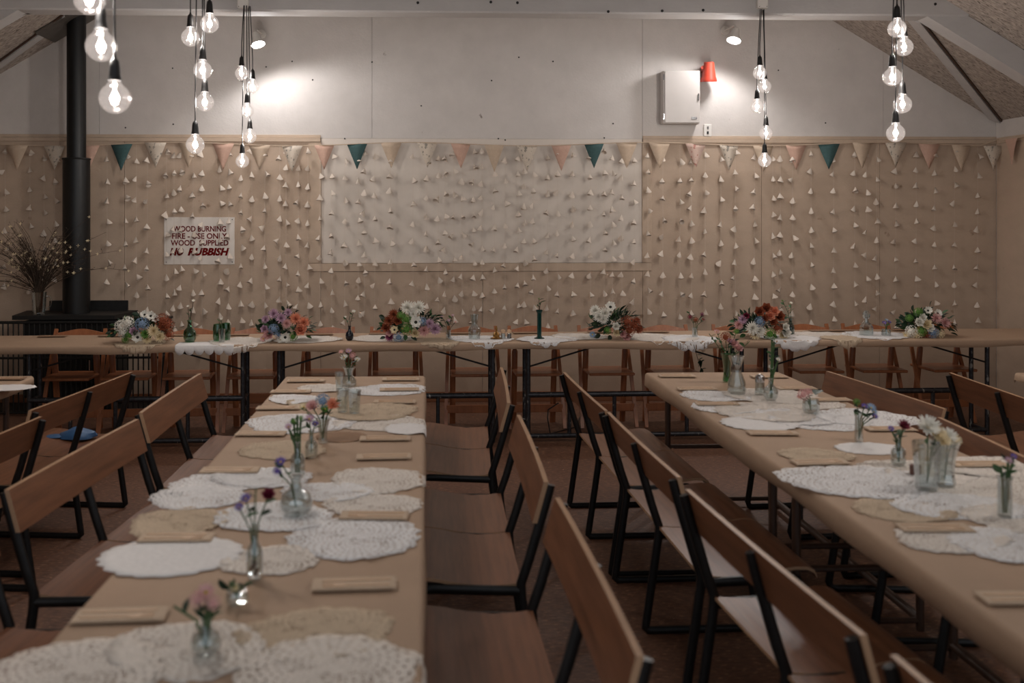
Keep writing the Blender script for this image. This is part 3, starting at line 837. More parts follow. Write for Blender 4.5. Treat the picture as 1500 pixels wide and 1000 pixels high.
zf = PY(112, 232, YS).z; zcl = zc(px_c) + .1
t2 = thing('flue_pipe', 'tall black stove flue with wider lower sleeve rising to the ceiling', 'flue', (px_c, YS, 0))
q = MB(); q.lathe([(.112, zt - .002), (.112, zf), (.1, zf + .004), (.078, zf + .004)], 24); q.build('sleeve', 'flue_black', t2, True)
q = MB(); q.lathe([(.079, zf - .1), (.079, zcl)], 24); q.build('pipe', 'flue_black', t2, True)
q = MB(); q.lathe([(.116, zf - .012), (.119, zf - .006), (.116, zf + .002)], 24); q.build('collar', 'iron_black', t2, True)
q = MB(); a = -math.atan(SL)
xs = px_c; M = Matrix.Translation((0, 0, zc(px_c) - .02)) @ Matrix.Rotation(a, 4, 'Y')
q.box((0.0, 0, 0), (.62, .42, .02), M, ch=.003); q.build('ceiling_plate', 'flashing', t2)
# fireguard of upright bars
yg = 8.36
gx0, gx1 = XL + .12, PY(233, 520, yg).x
gz = PY(60, 472, yg).z
t = thing('fireguard', 'black fireguard of upright metal bars around the stove', 'fireguard', ((gx0 + gx1) / 2, yg, 0))
gw = (gx1 - gx0) / 2
for z in (.03, gz * .62, gz):
    q = MB(); q.tube([(-gw, .42, z), (-gw, 0, z), (gw, 0, z), (gw, .42, z)], .01 if z < .6 or z < gz else .012, 6); q.build('rail', 'iron_black', t)
q = MB(); q.tube([(0, 0, .03), (0, 0, gz)], .006, 5); bm_ = q.mesh('bar', 'iron_black')
nb = int(2 * gw / .042)
for i in range(nb + 1): inst('bar', bm_, t, (lerp(-gw, gw, i / nb), 0, 0))
for s in (-1, 1):
    for i in range(1, 10): inst('bar', bm_, t, (s * gw, .042 * i, 0))
q = MB(); q.box((0, .30, .012), (2 * gw - .06, .38, .024), ch=.004); q.build('base_plate', 'iron_black', t)

# ------------------------------------------------------------------ flowers: shared meshes
def petal(q, M, L_, w, cup=.25, n=3):
    vs = []; fs = []
    for i in range(n + 1):
        t_ = i / n; ww = w * math.sin(math.pi * min(1, .15 + .8 * t_)) ; zz = cup * L_ * t_ * t_
        vs += [(L_ * t_, -ww / 2, zz + ww * .12), (L_ * t_, 0, zz), (L_ * t_, ww / 2, zz + ww * .12)]
    for i in range(n):
        for u in (0, 1): fs.append((i * 3 + u, i * 3 + u + 3, i * 3 + u + 4, i * 3 + u + 1))
    q.add(vs, fs, M)
def mum(c, eye='eye_yellow', seed=0, full=True):
    rnd = random.Random(seed); q = MB()
    for lay, (n, el, L_) in enumerate(((18, 5, 1.0), (16, 28, .92), (12, 52, .75), (8, 72, .55)) if full else ((15, 5, 1.0), (13, 18, .9))):
        for j in range(n):
            M = Matrix.Rotation(2 * math.pi * (j + .5 * lay) / n + rnd.uniform(-.08, .08), 4, 'Z') @ Matrix.Rotation(-R(el + rnd.uniform(-6, 6)), 4, 'Y')
            petal(q, M, L_, .26, .25, 2)
    q.m = 1; q.ball((0, 0, .12), .2 if not full else .12, 8, 4, sc=(1, 1, .6))
    return q.mesh('mum', [c, eye], True)
def rose(c, seed=0):
    rnd = random.Random(seed); q = MB()
    for lay, (n, el, L_, w) in enumerate(((6, 12, 1.0, .95), (6, 35, .95, .85), (5, 55, .9, .75), (4, 70, .85, .6), (3, 80, .8, .5))):
        for j in range(n):
            M = Matrix.Rotation(2 * math.pi * (j + .37 * lay) / n + rnd.uniform(-.1, .1), 4, 'Z') @ Matrix.Rotation(-R(el), 4, 'Y')
            petal(q, M, L_, w, .35, 3)
    return q.mesh('rose', [c], True)
def anemone(c, eye='eye_dark', seed=0):
    rnd = random.Random(seed); q = MB()
    for lay, (n, el) in enumerate(((6, 10), (6, 24))):
        for j in range(n):
            M = Matrix.Rotation(2 * math.pi * (j + .5 * lay) / n + rnd.uniform(-.06, .06), 4, 'Z') @ Matrix.Rotation(-R(el), 4, 'Y')
            petal(q, M, 1, .72, .3, 3)
    q.m = 1; q.ball((0, 0, .14), .24, 10, 5, sc=(1, 1, .7))
    return q.mesh('anemone', [c, eye], True)
def cluster(c, seed=0, n=58):
    rnd = random.Random(seed); q = MB()
    for i in range(n):
        z = 1 - 1.45 * (i + .5) / n; a = i * 2.39996; r = math.sqrt(max(0, 1 - z * z)); d = Vector((r * math.cos(a), r * math.sin(a), z))
        M = Matrix.Translation(d * rnd.uniform(.75, .95)) @ rot_to(d) @ Matrix.Rotation(rnd.uniform(0, 6), 4, 'Z')
        for j in range(4): petal(q, M @ Matrix.Rotation(j * math.pi / 2, 4, 'Z') @ Matrix.Rotation(-.3, 4, 'Y'), .26, .24, .2, 1)
    q.ball((0, 0, 0), .55, 8, 5)
    return q.mesh('blossom_cluster', [c], False)
def pompom(c, seed=0):
    return cluster(c, seed, 70)
FK = {}
def flower(kind, c, v=0):
    k = (kind, c, v)
    if k not in FK: FK[k] = {'m': lambda: mum(c, 'eye_yellow', v), 'd': lambda: mum(c, 'eye_yellow', v, False), 'r': lambda: rose(c, v), 'a': lambda: anemone(c, 'eye_dark', v), 'h': lambda: cluster(c, v), 'g': lambda: pompom(c, v)}[kind]()
    return FK[k]
FNAME = {'m': 'chrysanthemum', 'd': 'daisy', 'r': 'rose', 'a': 'anemone', 'h': 'hydrangea', 'g': 'pompom_flower'}
PC = {'w': 'pet_white', 'c': 'pet_cream', 'k': 'pet_pink', 'l': 'pet_lilac', 'p': 'pet_peach', 'u': 'pet_rust', 'b': 'pet_blue', 'v': 'pet_violet', 'n': 'pet_wine', 'm': 'pet_magenta', 'g': 'pet_green'}
def leaf_geo(q, M, L_, w, n=4):
    vs = []; fs = []
    for i in range(n + 1):
        t_ = i / n; ww = w * math.sin(math.pi * t_) ** .8 + .0005; zz = -.18 * L_ * t_ * t_
        vs += [(L_ * t_, -ww / 2, zz + ww * .18), (L_ * t_, 0, zz), (L_ * t_, ww / 2, zz + ww * .18)]
    for i in range(n):
        for u in (0, 1): fs.append((i * 3 + u, i * 3 + u + 3, i * 3 + u + 4, i * 3 + u + 1))
    q.add(vs, fs, M)
q = MB(); leaf_geo(q, None, 1, .5); LEAF = {m_: None for m_ in ('leaf_dark', 'leaf_mid', 'leaf_grey')}
for k_ in LEAF: LEAF[k_] = q.mesh('leaf', k_, True)
def leaf_obj(parent, loc, d, L_, m='leaf_dark', w=1.):
    d = Vector(d).normalized()
    o = inst('leaf', LEAF[m], parent, loc); o.rotation_euler = (Vector((1, 0, 0)).rotation_difference(d).to_matrix() @ Matrix.Rotation(random.uniform(-.6, .6), 3, 'X')).to_euler()
    o.scale = (L_, L_ * w, L_); return o

def bouquet(px, py, heads, leaves, label, width_px, height_px, seed):
    """table posy lying on the head table; heads placed in pixels of the photograph at the posy's own distance"""
    rnd = random.Random(seed)
    base = head(px, .2); Y = base.y; s = PXM(Y)
    t = thing('flower_bouquet', label, 'bouquet', (base.x, Y, TOP))
    ctr = PY(px, py, Y); w, h = width_px / s / 2, (ctr.z - TOP)
    q = MB()
    for i in range(240):                                   # leafy body
        th = rnd.uniform(0, 2 * math.pi); ph = math.acos(rnd.uniform(-.25, 1)); r_ = rnd.uniform(.4, 1.06)
        d = Vector((math.sin(ph) * math.cos(th), math.sin(ph) * math.sin(th), math.cos(ph)))
        p = Vector((d.x * w * r_, d.y * .13 * r_, h * .85 + d.z * h * .9 * r_)); p.z = max(.012, p.z)
        dd = (d + Vector((rnd.uniform(-.5, .5), rnd.uniform(-.5, .5), rnd.uniform(-.4, .4)))).normalized()
        q.m = rnd.choice((0, 0, 1, 2))
        leaf_geo(q, Matrix.Translation(p) @ Vector((1, 0, 0)).rotation_difference(dd).to_matrix().to_4x4(), rnd.uniform(.04, .068), rnd.uniform(.022, .036), 3)
    q.v = [(x, y, max(.003, z)) for x, y, z in q.v]
    o = q.build('foliage', ['leaf_dark', 'leaf_mid', 'leaf_dark'], t); o['kind'] = 'stuff'
    for i, (hx, hy, kd, c, rp) in enumerate(heads):
        u = (hx - px) / (width_px / 2); vz = (hy - py) / (height_px / 2)
        fw = .14 * math.sqrt(max(0.05, 1 - .6 * u * u - .6 * vz * vz))
        p = PY(hx, hy, Y - fw)
        r_ = rp / s * 1.12
        p.z = max(p.z, TOP + r_ * .55)
        d = Vector(((p.x - base.x) * 1.1, -.75 * abs(fw) / .14 - .25, (p.z - ctr.z) * 1.2 + .25)).normalized()
        o = inst(FNAME[kd], flower(kd, PC[c], i % 3), t, p - Vector((base.x, Y, TOP)), None, r_)
        o.rotation_euler = (Vector((0, 0, 1)).rotation_difference(d).to_matrix() @ Matrix.Rotation(rnd.uniform(0, 6), 3, 'Z')).to_euler()
    for lx, ly, ang, L_ in leaves:
        p = PY(lx, ly, Y - .05) - Vector((base.x, Y, TOP)); p.z = max(p.z, .028)
        a_ = R(ang); leaf_obj(t, p, (math.cos(a_), -.35, max(math.sin(a_), -.2 if p.z < .06 else -1)), L_ / s, rnd.choice(('leaf_dark', 'leaf_dark', 'leaf_mid')), 1.15)
    return t
bouquet(208, 482, [(178, 478, 'h', 'w', 9), (187, 473, 'h', 'w', 9), (180, 487, 'h', 'w', 7), (212, 461, 'a', 'w', 6), (221, 463, 'a', 'w', 7), (228, 467, 'a', 'w', 6), (208, 475, 'h', 'b', 9), (238, 470, 'h', 'u', 10), (245, 476, 'h', 'u', 9), (247, 490, 'h', 'u', 7),
                     (238, 479, 'r', 'u', 6), (225, 485, 'm', 'c', 9), (234, 493, 'm', 'c', 8), (202, 494, 'a', 'w', 8), (190, 491, 'g', 'g', 6), (196, 485, 'r', 'l', 6), (213, 489, 'm', 'g', 7), (184, 497, 'g', 'g', 5), (216, 497, 'm', 'c', 7)],
        [(205, 462, 160, 12), (200, 470, 190, 11), (170, 490, 210, 9), (193, 483, 220, 10), (215, 470, 60, 10), (248, 497, -10, 9)], 'full bouquet with white hydrangea, blue and rust blooms next to the stove', 84, 52, 1)
bouquet(420, 478, [(401, 460, 'm', 'l', 8), (412, 466, 'm', 'l', 8), (389, 468, 'm', 'l', 6), (422, 458, 'm', 'l', 6), (420, 474, 'm', 'k', 7), (433, 467, 'm', 'p', 9), (445, 473, 'm', 'p', 9), (440, 483, 'r', 'p', 9), (418, 494, 'a', 'w', 8), (401, 482, 'h', 'b', 7),
                     (394, 490, 'r', 'k', 8), (388, 482, 'r', 'l', 6), (412, 499, 'd', 'w', 6), (429, 493, 'g', 'g', 6), (408, 490, 'h', 'b', 5), (416, 503, 'd', 'w', 5), (386, 496, 'd', 'k', 5)],
        [(422, 455, 95, 12), (424, 454, 60, 11), (418, 455, 130, 10), (432, 458, 40, 9), (448, 492, -20, 10), (385, 478, 180, 9)], 'peach, lilac and white bouquet with dark top leaves on the head table', 72, 56, 2)
bouquet(603, 474, [(597, 451, 'm', 'w', 10), (613, 451, 'm', 'w', 10), (605, 460, 'm', 'w', 6), (577, 461, 'm', 'u', 8), (570, 470, 'm', 'u', 8), (583, 470, 'r', 'u', 7), (566, 480, 'r', 'u', 7), (595, 468, 'g', 'g', 7), (587, 463, 'g', 'g', 6), (596, 482, 'g', 'g', 8),
                     (609, 472, 'a', 'w', 9), (621, 484, 'm', 'k', 9), (637, 482, 'm', 'l', 9), (608, 488, 'r', 'c', 7), (578, 483, 'a', 'c', 6), (571, 493, 'm', 'm', 7), (584, 494, 'h', 'b', 7), (571, 487, 'r', 'k', 6), (618, 471, 'h', 'b', 6), (629, 474, 'm', 'l', 7)],
        [(627, 466, 60, 11), (632, 463, 100, 13), (638, 464, 20, 14), (640, 470, -40, 14), (633, 476, -70, 13), (622, 462, 130, 11), (594, 490, -90, 12), (565, 495, 200, 9), (602, 495, -60, 11)], 'widest bouquet with rust, green and white blooms and a leafy branch', 88, 56, 3)
bouquet(900, 473, [(872, 455, 'm', 'w', 8), (886, 459, 'm', 'w', 9), (894, 450, 'a', 'w', 8), (877, 464, 'm', 'w', 8), (884, 468, 'm', 'w', 7), (919, 472, 'h', 'u', 9), (929, 476, 'h', 'u', 9), (935, 482, 'm', 'u', 7), (922, 484, 'h', 'u', 8), (932, 470, 'm', 'u', 6),
                     (902, 478, 'r', 'w', 6), (903, 487, 'r', 'c', 6), (917, 496, 'r', 'k', 7), (890, 484, 'g', 'g', 5), (912, 489, 'r', 'k', 6), (868, 490, 'd', 'b', 5)],
        [(902, 455, 110, 13), (909, 456, 60, 14), (915, 458, 80, 14), (905, 463, 10, 12), (896, 470, 200, 12), (885, 480, 210, 12), (880, 490, 230, 12), (895, 494, 260, 12), (926, 464, 30, 10), (910, 470, 45, 11)], 'white daisy and rust bouquet with dark leaves beside the tall candlestick', 76, 56, 4)
bouquet(1117, 474, [(1112, 457, 'r', 'u', 8), (1122, 452, 'r', 'u', 8), (1133, 457, 'r', 'p', 8), (1141, 464, 'r', 'u', 8), (1127, 463, 'r', 'p', 8), (1132, 471, 'r', 'u', 7), (1120, 466, 'r', 'u', 6), (1088, 468, 'm', 'l', 7), (1082, 476, 'm', 'k', 7), (1093, 463, 'r', 'n', 5),
                      (1102, 481, 'm', 'w', 10), (1112, 485, 'm', 'w', 9), (1106, 490, 'm', 'c', 8), (1113, 471, 'h', 'b', 7), (1128, 489, 'g', 'g', 8), (1150, 487, 'r', 'w', 8), (1150, 479, 'r', 'w', 6), (1146, 495, 'm', 'c', 7), (1138, 480, 'h', 'u', 7)],
        [(1100, 460, 130, 12), (1098, 466, 170, 11), (1088, 484, 215, 12), (1092, 492, 230, 11), (1118, 495, 270, 10), (1130, 497, 290, 11), (1141, 453, 40, 9)], 'bouquet of rust-red roses over cream daisies on the head table', 82, 56, 5)
bouquet(1357, 473, [(1346, 472, 'r', 'w', 7), (1356, 475, 'r', 'c', 8), (1361, 480, 'r', 'w', 7), (1351, 465, 'r', 'w', 6), (1371, 466, 'm', 'k', 8), (1384, 473, 'm', 'k', 8), (1359, 455, 'a', 'w', 6), (1373, 459, 'a', 'w', 6), (1366, 487, 'h', 'b', 8), (1335, 485, 'h', 'w', 8),
                      (1343, 491, 'h', 'c', 7), (1357, 496, 'h', 'u', 7), (1376, 489, 'h', 'c', 7), (1345, 457, 'g', 'g', 6), (1332, 466, 'g', 'g', 5), (1327, 490, 'd', 'c', 5), (1350, 485, 'g', 'g', 7)],
        [(1362, 450, 95, 11), (1338, 457, 110, 12), (1334, 463, 160, 12), (1340, 467, 200, 11), (1380, 460, 50, 11), (1388, 482, -10, 12), (1392, 488, -30, 11), (1330, 473, 190, 12), (1352, 460, 120, 12), (1372, 478, 20, 10)], 'white, pink and blue bouquet at the corner end of the head table', 76, 58, 6)

# ------------------------------------------------------------------ glassware and vases
VP = {
    'bottle': [(.0, .004), (.8, .0), (1, .06), (1, .45), (.85, .56), (.42, .68), (.36, .9), (.48, .97), (.5, 1.0)],
    'tube': [(0, .01), (.8, 0), (.9, .03), (.85, .5), (.8, .9), (1.0, 1.0)],
    'round': [(0, .01), (.6, 0), (.92, .14), (1, .32), (.86, .52), (.4, .68), (.3, .8), (.32, .92), (.46, 1.0)],
    'tumbler': [(0, .02), (.72, 0), (.78, .08), (.88, .6), (1.0, 1.0)],
    'flare': [(0, .01), (.62, 0), (.66, .05), (.55, .25), (.62, .55), (.82, .85), (1.0, 1.0)],
    'hourglass': [(0, .01), (.9, 0), (1, .1), (.95, .3), (.5, .58), (.6, .8), (.9, 1.0)],
    'low': [(0, .02), (.8, 0), (1, .25), (.98, .7), (.85, 1.0)],
    'goblet': [(0, 0), (.7, 0), (.7, .03), (.2, .08), (.18, .25), (.8, .42), (1.0, .7), (.95, 1.0)],
    'stick': [(0, 0), (1.0, 0), (1.0, .02), (.62, .05), (.42, .09), (.42, .88), (.5, .92), (.62, .96), (.62, 1.0)],
    'carafe': [(0, .01), (.78, 0), (.82, .03), (1.0, .36), (.9, .45), (.5, .58), (.42, .64), (.62, .9), (.66, 1.0)],
    'decanter': [(0, .01), (.95, 0), (1, .03), (1, .34), (.8, .45), (.32, .54), (.28, .68), (.5, .72), (.58, .86), (.3, 1.0)],
    'shaker': [(0, 0), (.9, 0), (1, .05), (.85, .75), (.8, .78)],
}
def vase_mesh(shape, r, h, m, n=18, facet=False):
    pr = [(a * r, b * h) for a, b in VP[shape]]
    th = min(.0035, r * .16)
    inner = [(max(a - th, .0008), max(b, .008)) for a, b in reversed(pr) if a > .001]
    q = MB(); q.lathe(pr + inner, n)
    if facet:
        k = len(pr); q.v = [(x * (1 + .07 * ((i % n) % 2)), y * (1 + .07 * ((i % n) % 2)), z) for i, (x, y, z) in enumerate(q.v)]
    return q.mesh('body', m, not facet)
def vase(name, label, loc, shape, r, h, m='glass_clear', group=None, facet=False, cat='vase', water=0):
    t = thing(name, label, cat, (loc[0], loc[1], TOP + (loc[2] if len(loc) > 2 and loc[2] < .1 else 0)), random.uniform(0, 1), group)
    inst('body', vase_mesh(shape, r, h, m, 16 if facet else 18, facet), t)
    return t
def sprig(name, label, loc, stems, group=None, m='stem_green', cat='flowers', rs=.002):
    """cut stems: stems = [(dx, dz_from, lean, top_z, kind, colour, radius, nleaves)] in metres from the vase base"""
    t = thing(name, label, cat, loc, 0, group)
    for (dx, z0, tx, tz, kd, c, rr, nl) in stems:
        A = Vector((dx, 0, z0)); B = Vector((tx, random.uniform(-.02, .0), tz)); mid = A.lerp(B, .55) + Vector((-(tx - dx) * .25, 0, .01))
        q = MB(); q.tube([A, A.lerp(mid, .5), mid, mid.lerp(B, .55), B], rs, 5); st = q.build('stem', m, t, True)
        if kd:
            o = inst(FNAME[kd], flower(kd, PC[c], 0), t, B, None, rr)
            d = Vector(((tx - dx) * 3, -.7, .8)); o.rotation_euler = Vector((0, 0, 1)).rotation_difference(d.normalized()).to_euler()
        for i in range(nl):
            f = lerp(.55, .98, (i + .5) / nl); p = (A.lerp(mid, f / .55) if f < .55 else mid.lerp(B, (f - .55) / .45)); a = random.uniform(0, 6.28)
            leaf_obj(t, p, (math.cos(a), math.sin(a) * .7, .5), random.uniform(.025, .042), random.choice(('leaf_dark', 'leaf_mid', 'leaf_mid')), .9)
    return t
# head table small things: hb(px, depth) gives the place on the table
def hb(px, back=.3): p = head(px, back); return (p.x, p.y, 0)
def onhead(p): return (p[0], p[1], TOP)
p = hb(278, .16); vase('bottle_vase', 'round-bellied green glass bottle vase on the head table', p, 'round', .047, .16, 'glass_green')
sprig('flower_sprig', 'thin budding twigs in the round green bottle', onhead(p), [(0, .02, -.01, .26, 'd', 'w', .012, 2), (0, .02, .03, .30, 'd', 'w', .014, 1), (.005, .02, .01, .24, None, None, 0, 3)], m='twig')
for dx, lab in ((319, 'green glass goblet nearer the green bottle'), (331, 'green glass goblet nearer the peach bouquet')):
    p = hb(dx, .2 if dx < 325 else .27); vase('goblet', lab, p, 'low', .036, .125, 'glass_green', cat='goblet')
p = hb(325, .12); t = vase('table_lamp_glass', 'small clear glass cup with white sprig before the green goblets', p, 'tumbler', .026, .10)
sprig('flower_sprig', 'tiny white sprig in the clear cup before the green goblets', onhead(p), [(0, .02, .0, .17, 'd', 'w', .012, 2)])
p = hb(512, .2); vase('bud_vase', 'small navy ceramic bud vase on the head table', p, 'round', .03, .105, 'ceramic_navy')
sprig('flower_sprig', 'white blossom twig in the navy bud vase', onhead(p), [(0, .03, .03, .21, 'd', 'w', .017, 2), (0, .03, -.03, .17, 'd', 'w', .012, 2), (0, .03, .0, .18, None, None, 0, 3)], m='twig')
p = hb(657, .2); vase('bud_vase', 'short clear vase beside the leafy branch bouquet', p, 'tube', .021, .07)
sprig('flower_sprig', 'grey-lilac twigs in the short clear vase', onhead(p), [(0, .01, -.05, .17, 'd', 'l', .011, 2), (0, .01, .03, .18, 'd', 'l', .012, 2), (0, .01, .0, .14, 'd', 'l', .015, 3), (0, .01, .05, .13, 'd', 'k', .012, 1)], m='twig')
p = hb(695, .2); vase('carafe', 'clear glass carafe with a flared crown neck', p, 'carafe', .05, .185, cat='carafe')
t = thing('trinket', 'small brass ornament between the crown carafe and the shakers', 'ornament', onhead(hb(727, .2)))
q = MB(); q.lathe([(0, 0), (.03, 0), (.032, .01), (.024, .02), (.026, .035), (.016, .05), (.006, .058), (.009, .08), (.004, .098), (0, .1)], 12); q.build('body', 'brass', t, True)
q = MB(); q.lathe([(.03, .008), (.045, .006), (.045, .009), (.03, .012)], 14); q.build('saucer', 'brass', t, True)
for dx, lab in ((737, 'salt shaker nearer the brass ornament'), (746, 'pepper shaker nearer the tall candlestick')):
    p = hb(dx, .21); t = vase('shaker', lab, p, 'shaker', .019, .06, 'glass_clear', cat='shaker')
    q = MB(); q.lathe([(.0165, .045), (.0175, .05), (.016, .066), (0, .072)], 14); q.build('lid', 'birch', t, True)
    q = MB(); q.lathe([(0, .003), (.015, .003), (.014, .036), (0, .036)], 12); q.build('filling', 'linen_white' if dx < 740 else 'pebble', t)
p = hb(790, .2); vase('candlestick', 'tall slim dark green candlestick on the head table', p, 'stick', .04, .215, 'glaze_green', cat='candlestick')
sprig('flower_sprig', 'dry twigs standing in the tall dark candlestick', onhead(p), [(0, .18, -.005, .30, 'g', 'g', .006, 2), (0, .18, .012, .28, None, None, 0, 2), (.004, .18, -.015, .26, None, None, 0, 2)], m='twig')
p = hb(1018, .25); vase('bud_vase', 'little clear glass holding the red berry sprig', p, 'tumbler', .026, .07)
sprig('flower_sprig', 'dark red flower sprig with round leaves in clear glass', onhead(p), [(0, .01, -.04, .15, 'h', 'n', .02, 3), (0, .01, .0, .13, 'h', 'u', .022, 3), (0, .01, .05, .17, 'h', 'm', .016, 5), (0, .01, .06, .13, 'd', 'n', .015, 3), (0, .01, -.05, .19, None, None, 0, 5)])
p = hb(1158, .38); vase('bud_vase', 'dark teal bottle behind the rust-red rose bouquet', p, 'bottle', .03, .12, 'glass_teal')
sprig('flower_sprig', 'upright twig with buds in the dark teal bottle', onhead(p), [(0, .02, -.07, .26, 'g', 'g', .008, 5), (0, .02, .0, .24, 'd', 'w', .014, 4)])
p = hb(1269, .25); vase('decanter', 'square-shouldered clear glass decanter with stopper', p, 'decanter', .05, .19, cat='decanter', facet=True)
p = hb(1298, .2); vase('bud_vase', 'low clear bowl vase beside the decanter', p, 'low', .035, .055)
sprig('flower_sprig', 'blue-violet flowers in the low clear bowl', onhead(p), [(0, .01, -.02, .10, 'd', 'v', .02, 2), (0, .01, .02, .105, 'd', 'v', .018, 2), (0, .01, .0, .12, 'd', 'b', .016, 1)])
# stove jug with dry branches
pj = PY(57, 456, 8.44); zj = zt
t = thing('glass_jug', 'tall glass jug with handle standing on the stove top', 'jug', (pj.x, 8.44, zj))
q = MB(); q.lathe([(0, .01), (.05, 0), (.052, .02), (.06, .16), (.064, .19), (.061, .19), (.055, .15), (.047, .02), (0, .018)], 18); q.build('body', 'glass_clear', t, True)
q = MB(); q.tube([(.058, 0, .15), (.09, 0, .155), (.105, 0, .12), (.095, 0, .07), (.055, 0, .045)], .007, 8); q.build('handle', 'glass_clear', t, True)
t = thing('dry_branches', 'dry twiggy branches with tiny white blossom in the stove jug', 'branches', (pj.x, 8.44, zj))
rnd = random.Random(5)
bl = MB(); tw = MB()
for i in range(110):
    a = rnd.gauss(0, .48); L_ = rnd.uniform(.34, .62) * (1 - .12 * abs(a))
    if i < 5: a = (.55, .8, 1.0, -.95, .35)[i]; L_ = (.72, .74, .72, .6, .75)[i]
    bx = rnd.uniform(-.03, .03); by = rnd.uniform(-.03, .03)
    pts = [Vector((bx * .6, by * .6, .02)), Vector((bx, by, .19))]
    d = Vector((math.sin(a), rnd.uniform(-.3, -.02), math.cos(a)))
    for k in range(1, 6):
        f = k / 5; d2 = d + Vector((math.copysign(.22, a) * f * f, 0, -.18 * f * f * abs(a) * 1.6)); pts.append(pts[1] + d2 * (L_ * f) + Vector((rnd.uniform(-.008, .008), 0, rnd.uniform(-.008, .008))))
    tw.tube(pts, [.0036, .0036, .0032, .0027, .0022, .0017, .0012], 4)
    for k in range(7):
        f = rnd.uniform(.25, 1); j = min(5, 1 + int(f * 5)); p = pts[j].lerp(pts[min(6, j + 1)], rnd.random())
        e = p + Vector((rnd.uniform(-.05, .05), rnd.uniform(-.04, .005), rnd.uniform(-.005, .055)))
        tw.tube([p, p.lerp(e, .5) + Vector((.004, 0, 0)), e], [.0014, .0012, .0008], 3)
        leaf_geo(tw, Matrix.Translation(e) @ Euler((rnd.uniform(0, 6), rnd.uniform(-1, 1), rnd.uniform(0, 6))).to_matrix().to_4x4(), .014, .007, 2)
    if rnd.random() < .42 or i < 5:
        for k in range(2):
            p = pts[rnd.choice((4, 5, 6))] + Vector((rnd.uniform(-.01, .01), -.01, 0))
            for j in range(4): petal(bl, Matrix.Translation(p) @ Matrix.Rotation(R(70), 4, 'X') @ Matrix.Rotation(j * 1.5708, 4, 'Z'), .014, .012, .2, 1)
tw.build('twigs', 'twig', t)['kind'] = 'stuff'
bl.build('blossoms', 'pet_cream', t)['kind'] = 'stuff'

# ------------------------------------------------------------------ doilies
DCOUNT = [0]
def doily(px, py, wpx, m, label, group, yscale=1., edge=None, sc=16, amp=.06, zoff=None, head_b=None, r=None, name='lace_doily', maxr=None):
    """round crocheted mat; edge=(point, inward normal) lets it hang over the table edge"""
    DCOUNT[0] += 1; i_ = DCOUNT[0]; rnd = random.Random(100 + i_)
    if head_b is not None: c = head(px, head_b); s_ = PXM(c.y)
    else: c = PZ(px, py, TOP); s_ = (py - CY) / (CAM_H - TOP)
    rad = r or wpx * (1.2 if px > 1000 else 1.1) / s_ / 2
    z0 = zoff if zoff is not None else .0006 + .0006 * (i_ % 5)
    rings, n = 6, sc * 4; vs = [(0, 0, 0)]; fs = []
    rz = rnd.uniform(0, 6); ph = rnd.uniform(0, 6); irr = .012 if m in ('linen_white', 'napkin_dark') else .055
    for k in range(1, rings + 1):
        f = k / rings
        for j in range(n):
            a = 2 * math.pi * j / n
            rr = rad * 1.08 * f * (1 + (amp * abs(math.sin(a * sc / 2)) - amp * .5) * (f ** 3) + (irr * (math.sin(2 * a + ph) + .8 * math.sin(3 * a + 2 * ph) + .5 * math.sin(5 * a + ph * 3)) + .018 * math.sin(23 * a + ph)) * f)
            vs.append((rr * math.cos(a + rz), rr * math.sin(a + rz) * yscale, 0))
    for j in range(n): fs.append((0, 1 + j, 1 + (j + 1) % n))
    for k in range(rings - 1):
        for j in range(n):
            a0 = 1 + k * n + j; a1 = 1 + k * n + (j + 1) % n; fs.append((a0, a0 + n, a1 + n, a1))
    out = []
    for x, y, z in vs:
        f = math.hypot(x, y) / rad; a = math.atan2(y, x)
        z = z0 + min(f, 1.1) ** 6 * (.0022 * max(0, math.sin(2 * a + ph)) + .0012 * max(0, math.sin(7 * a + ph)))
        w = Vector((c.x + x, c.y + y, 0))
        if edge:
            E, N, rr_ = edge
            d = (w - E).dot(N)
            if d < 0:
                over = -d; th = min(over / rr_, 1.5708)
                w = w + N * over - N * (rr_ * math.sin(th)) - N * .006
                z = -rr_ * (1 - math.cos(th)) - max(0, over - rr_ * 1.5708) + z * (1 - th / 1.5708)
        out.append((w.x - c.x, w.y - c.y, z))
    q = MB(); q.add(out, fs); o = q.build(name, m, None, True); o.location = (c.x, c.y, TOP)
    md = o.modifiers.new('thick', 'SOLIDIFY'); md.thickness = .0005; md.offset = 1
    return tag(o, label, 'doily', group)
GA, GB, GH = 'doilies on the middle table', 'doilies on the crystal-vase table', 'doilies on the head table'
LW = 'white lace doily among the overlapping doilies down the middle table'
LC = 'cream lace doily among the white ones down the middle table'
DA = ['under the aisle-side napkin second from the head table', 'beside the small plain tumbler', 'between the second and third stove-side napkins of the middle table', 'beneath the cut-glass tumblers', 'spreading from the posy vase to the stove-side edge',
      'behind the round brown mat', 'just before the fifth stove-side napkin of the middle table', 'at the stove-side edge behind a cream one on the middle table', 'under the sixth stove-side napkin of the middle table', 'at the aisle edge across from the round carafe',
      'behind the sixth aisle-side napkin of the middle table', 'in front of the sixth aisle-side napkin of the middle table', 'under the pebble bottle', 'under the round carafe', 'under the dusty pink flowers', 'between the dusty pink flowers and the aisle edge',
      'at the stove-side corner of the open end', 'at the aisle-side corner of the open end', 'in front of the green-stem bottle', 'behind the blue and peach posy', 'beside the round carafe toward the aisle', 'behind the green-stem bottle']
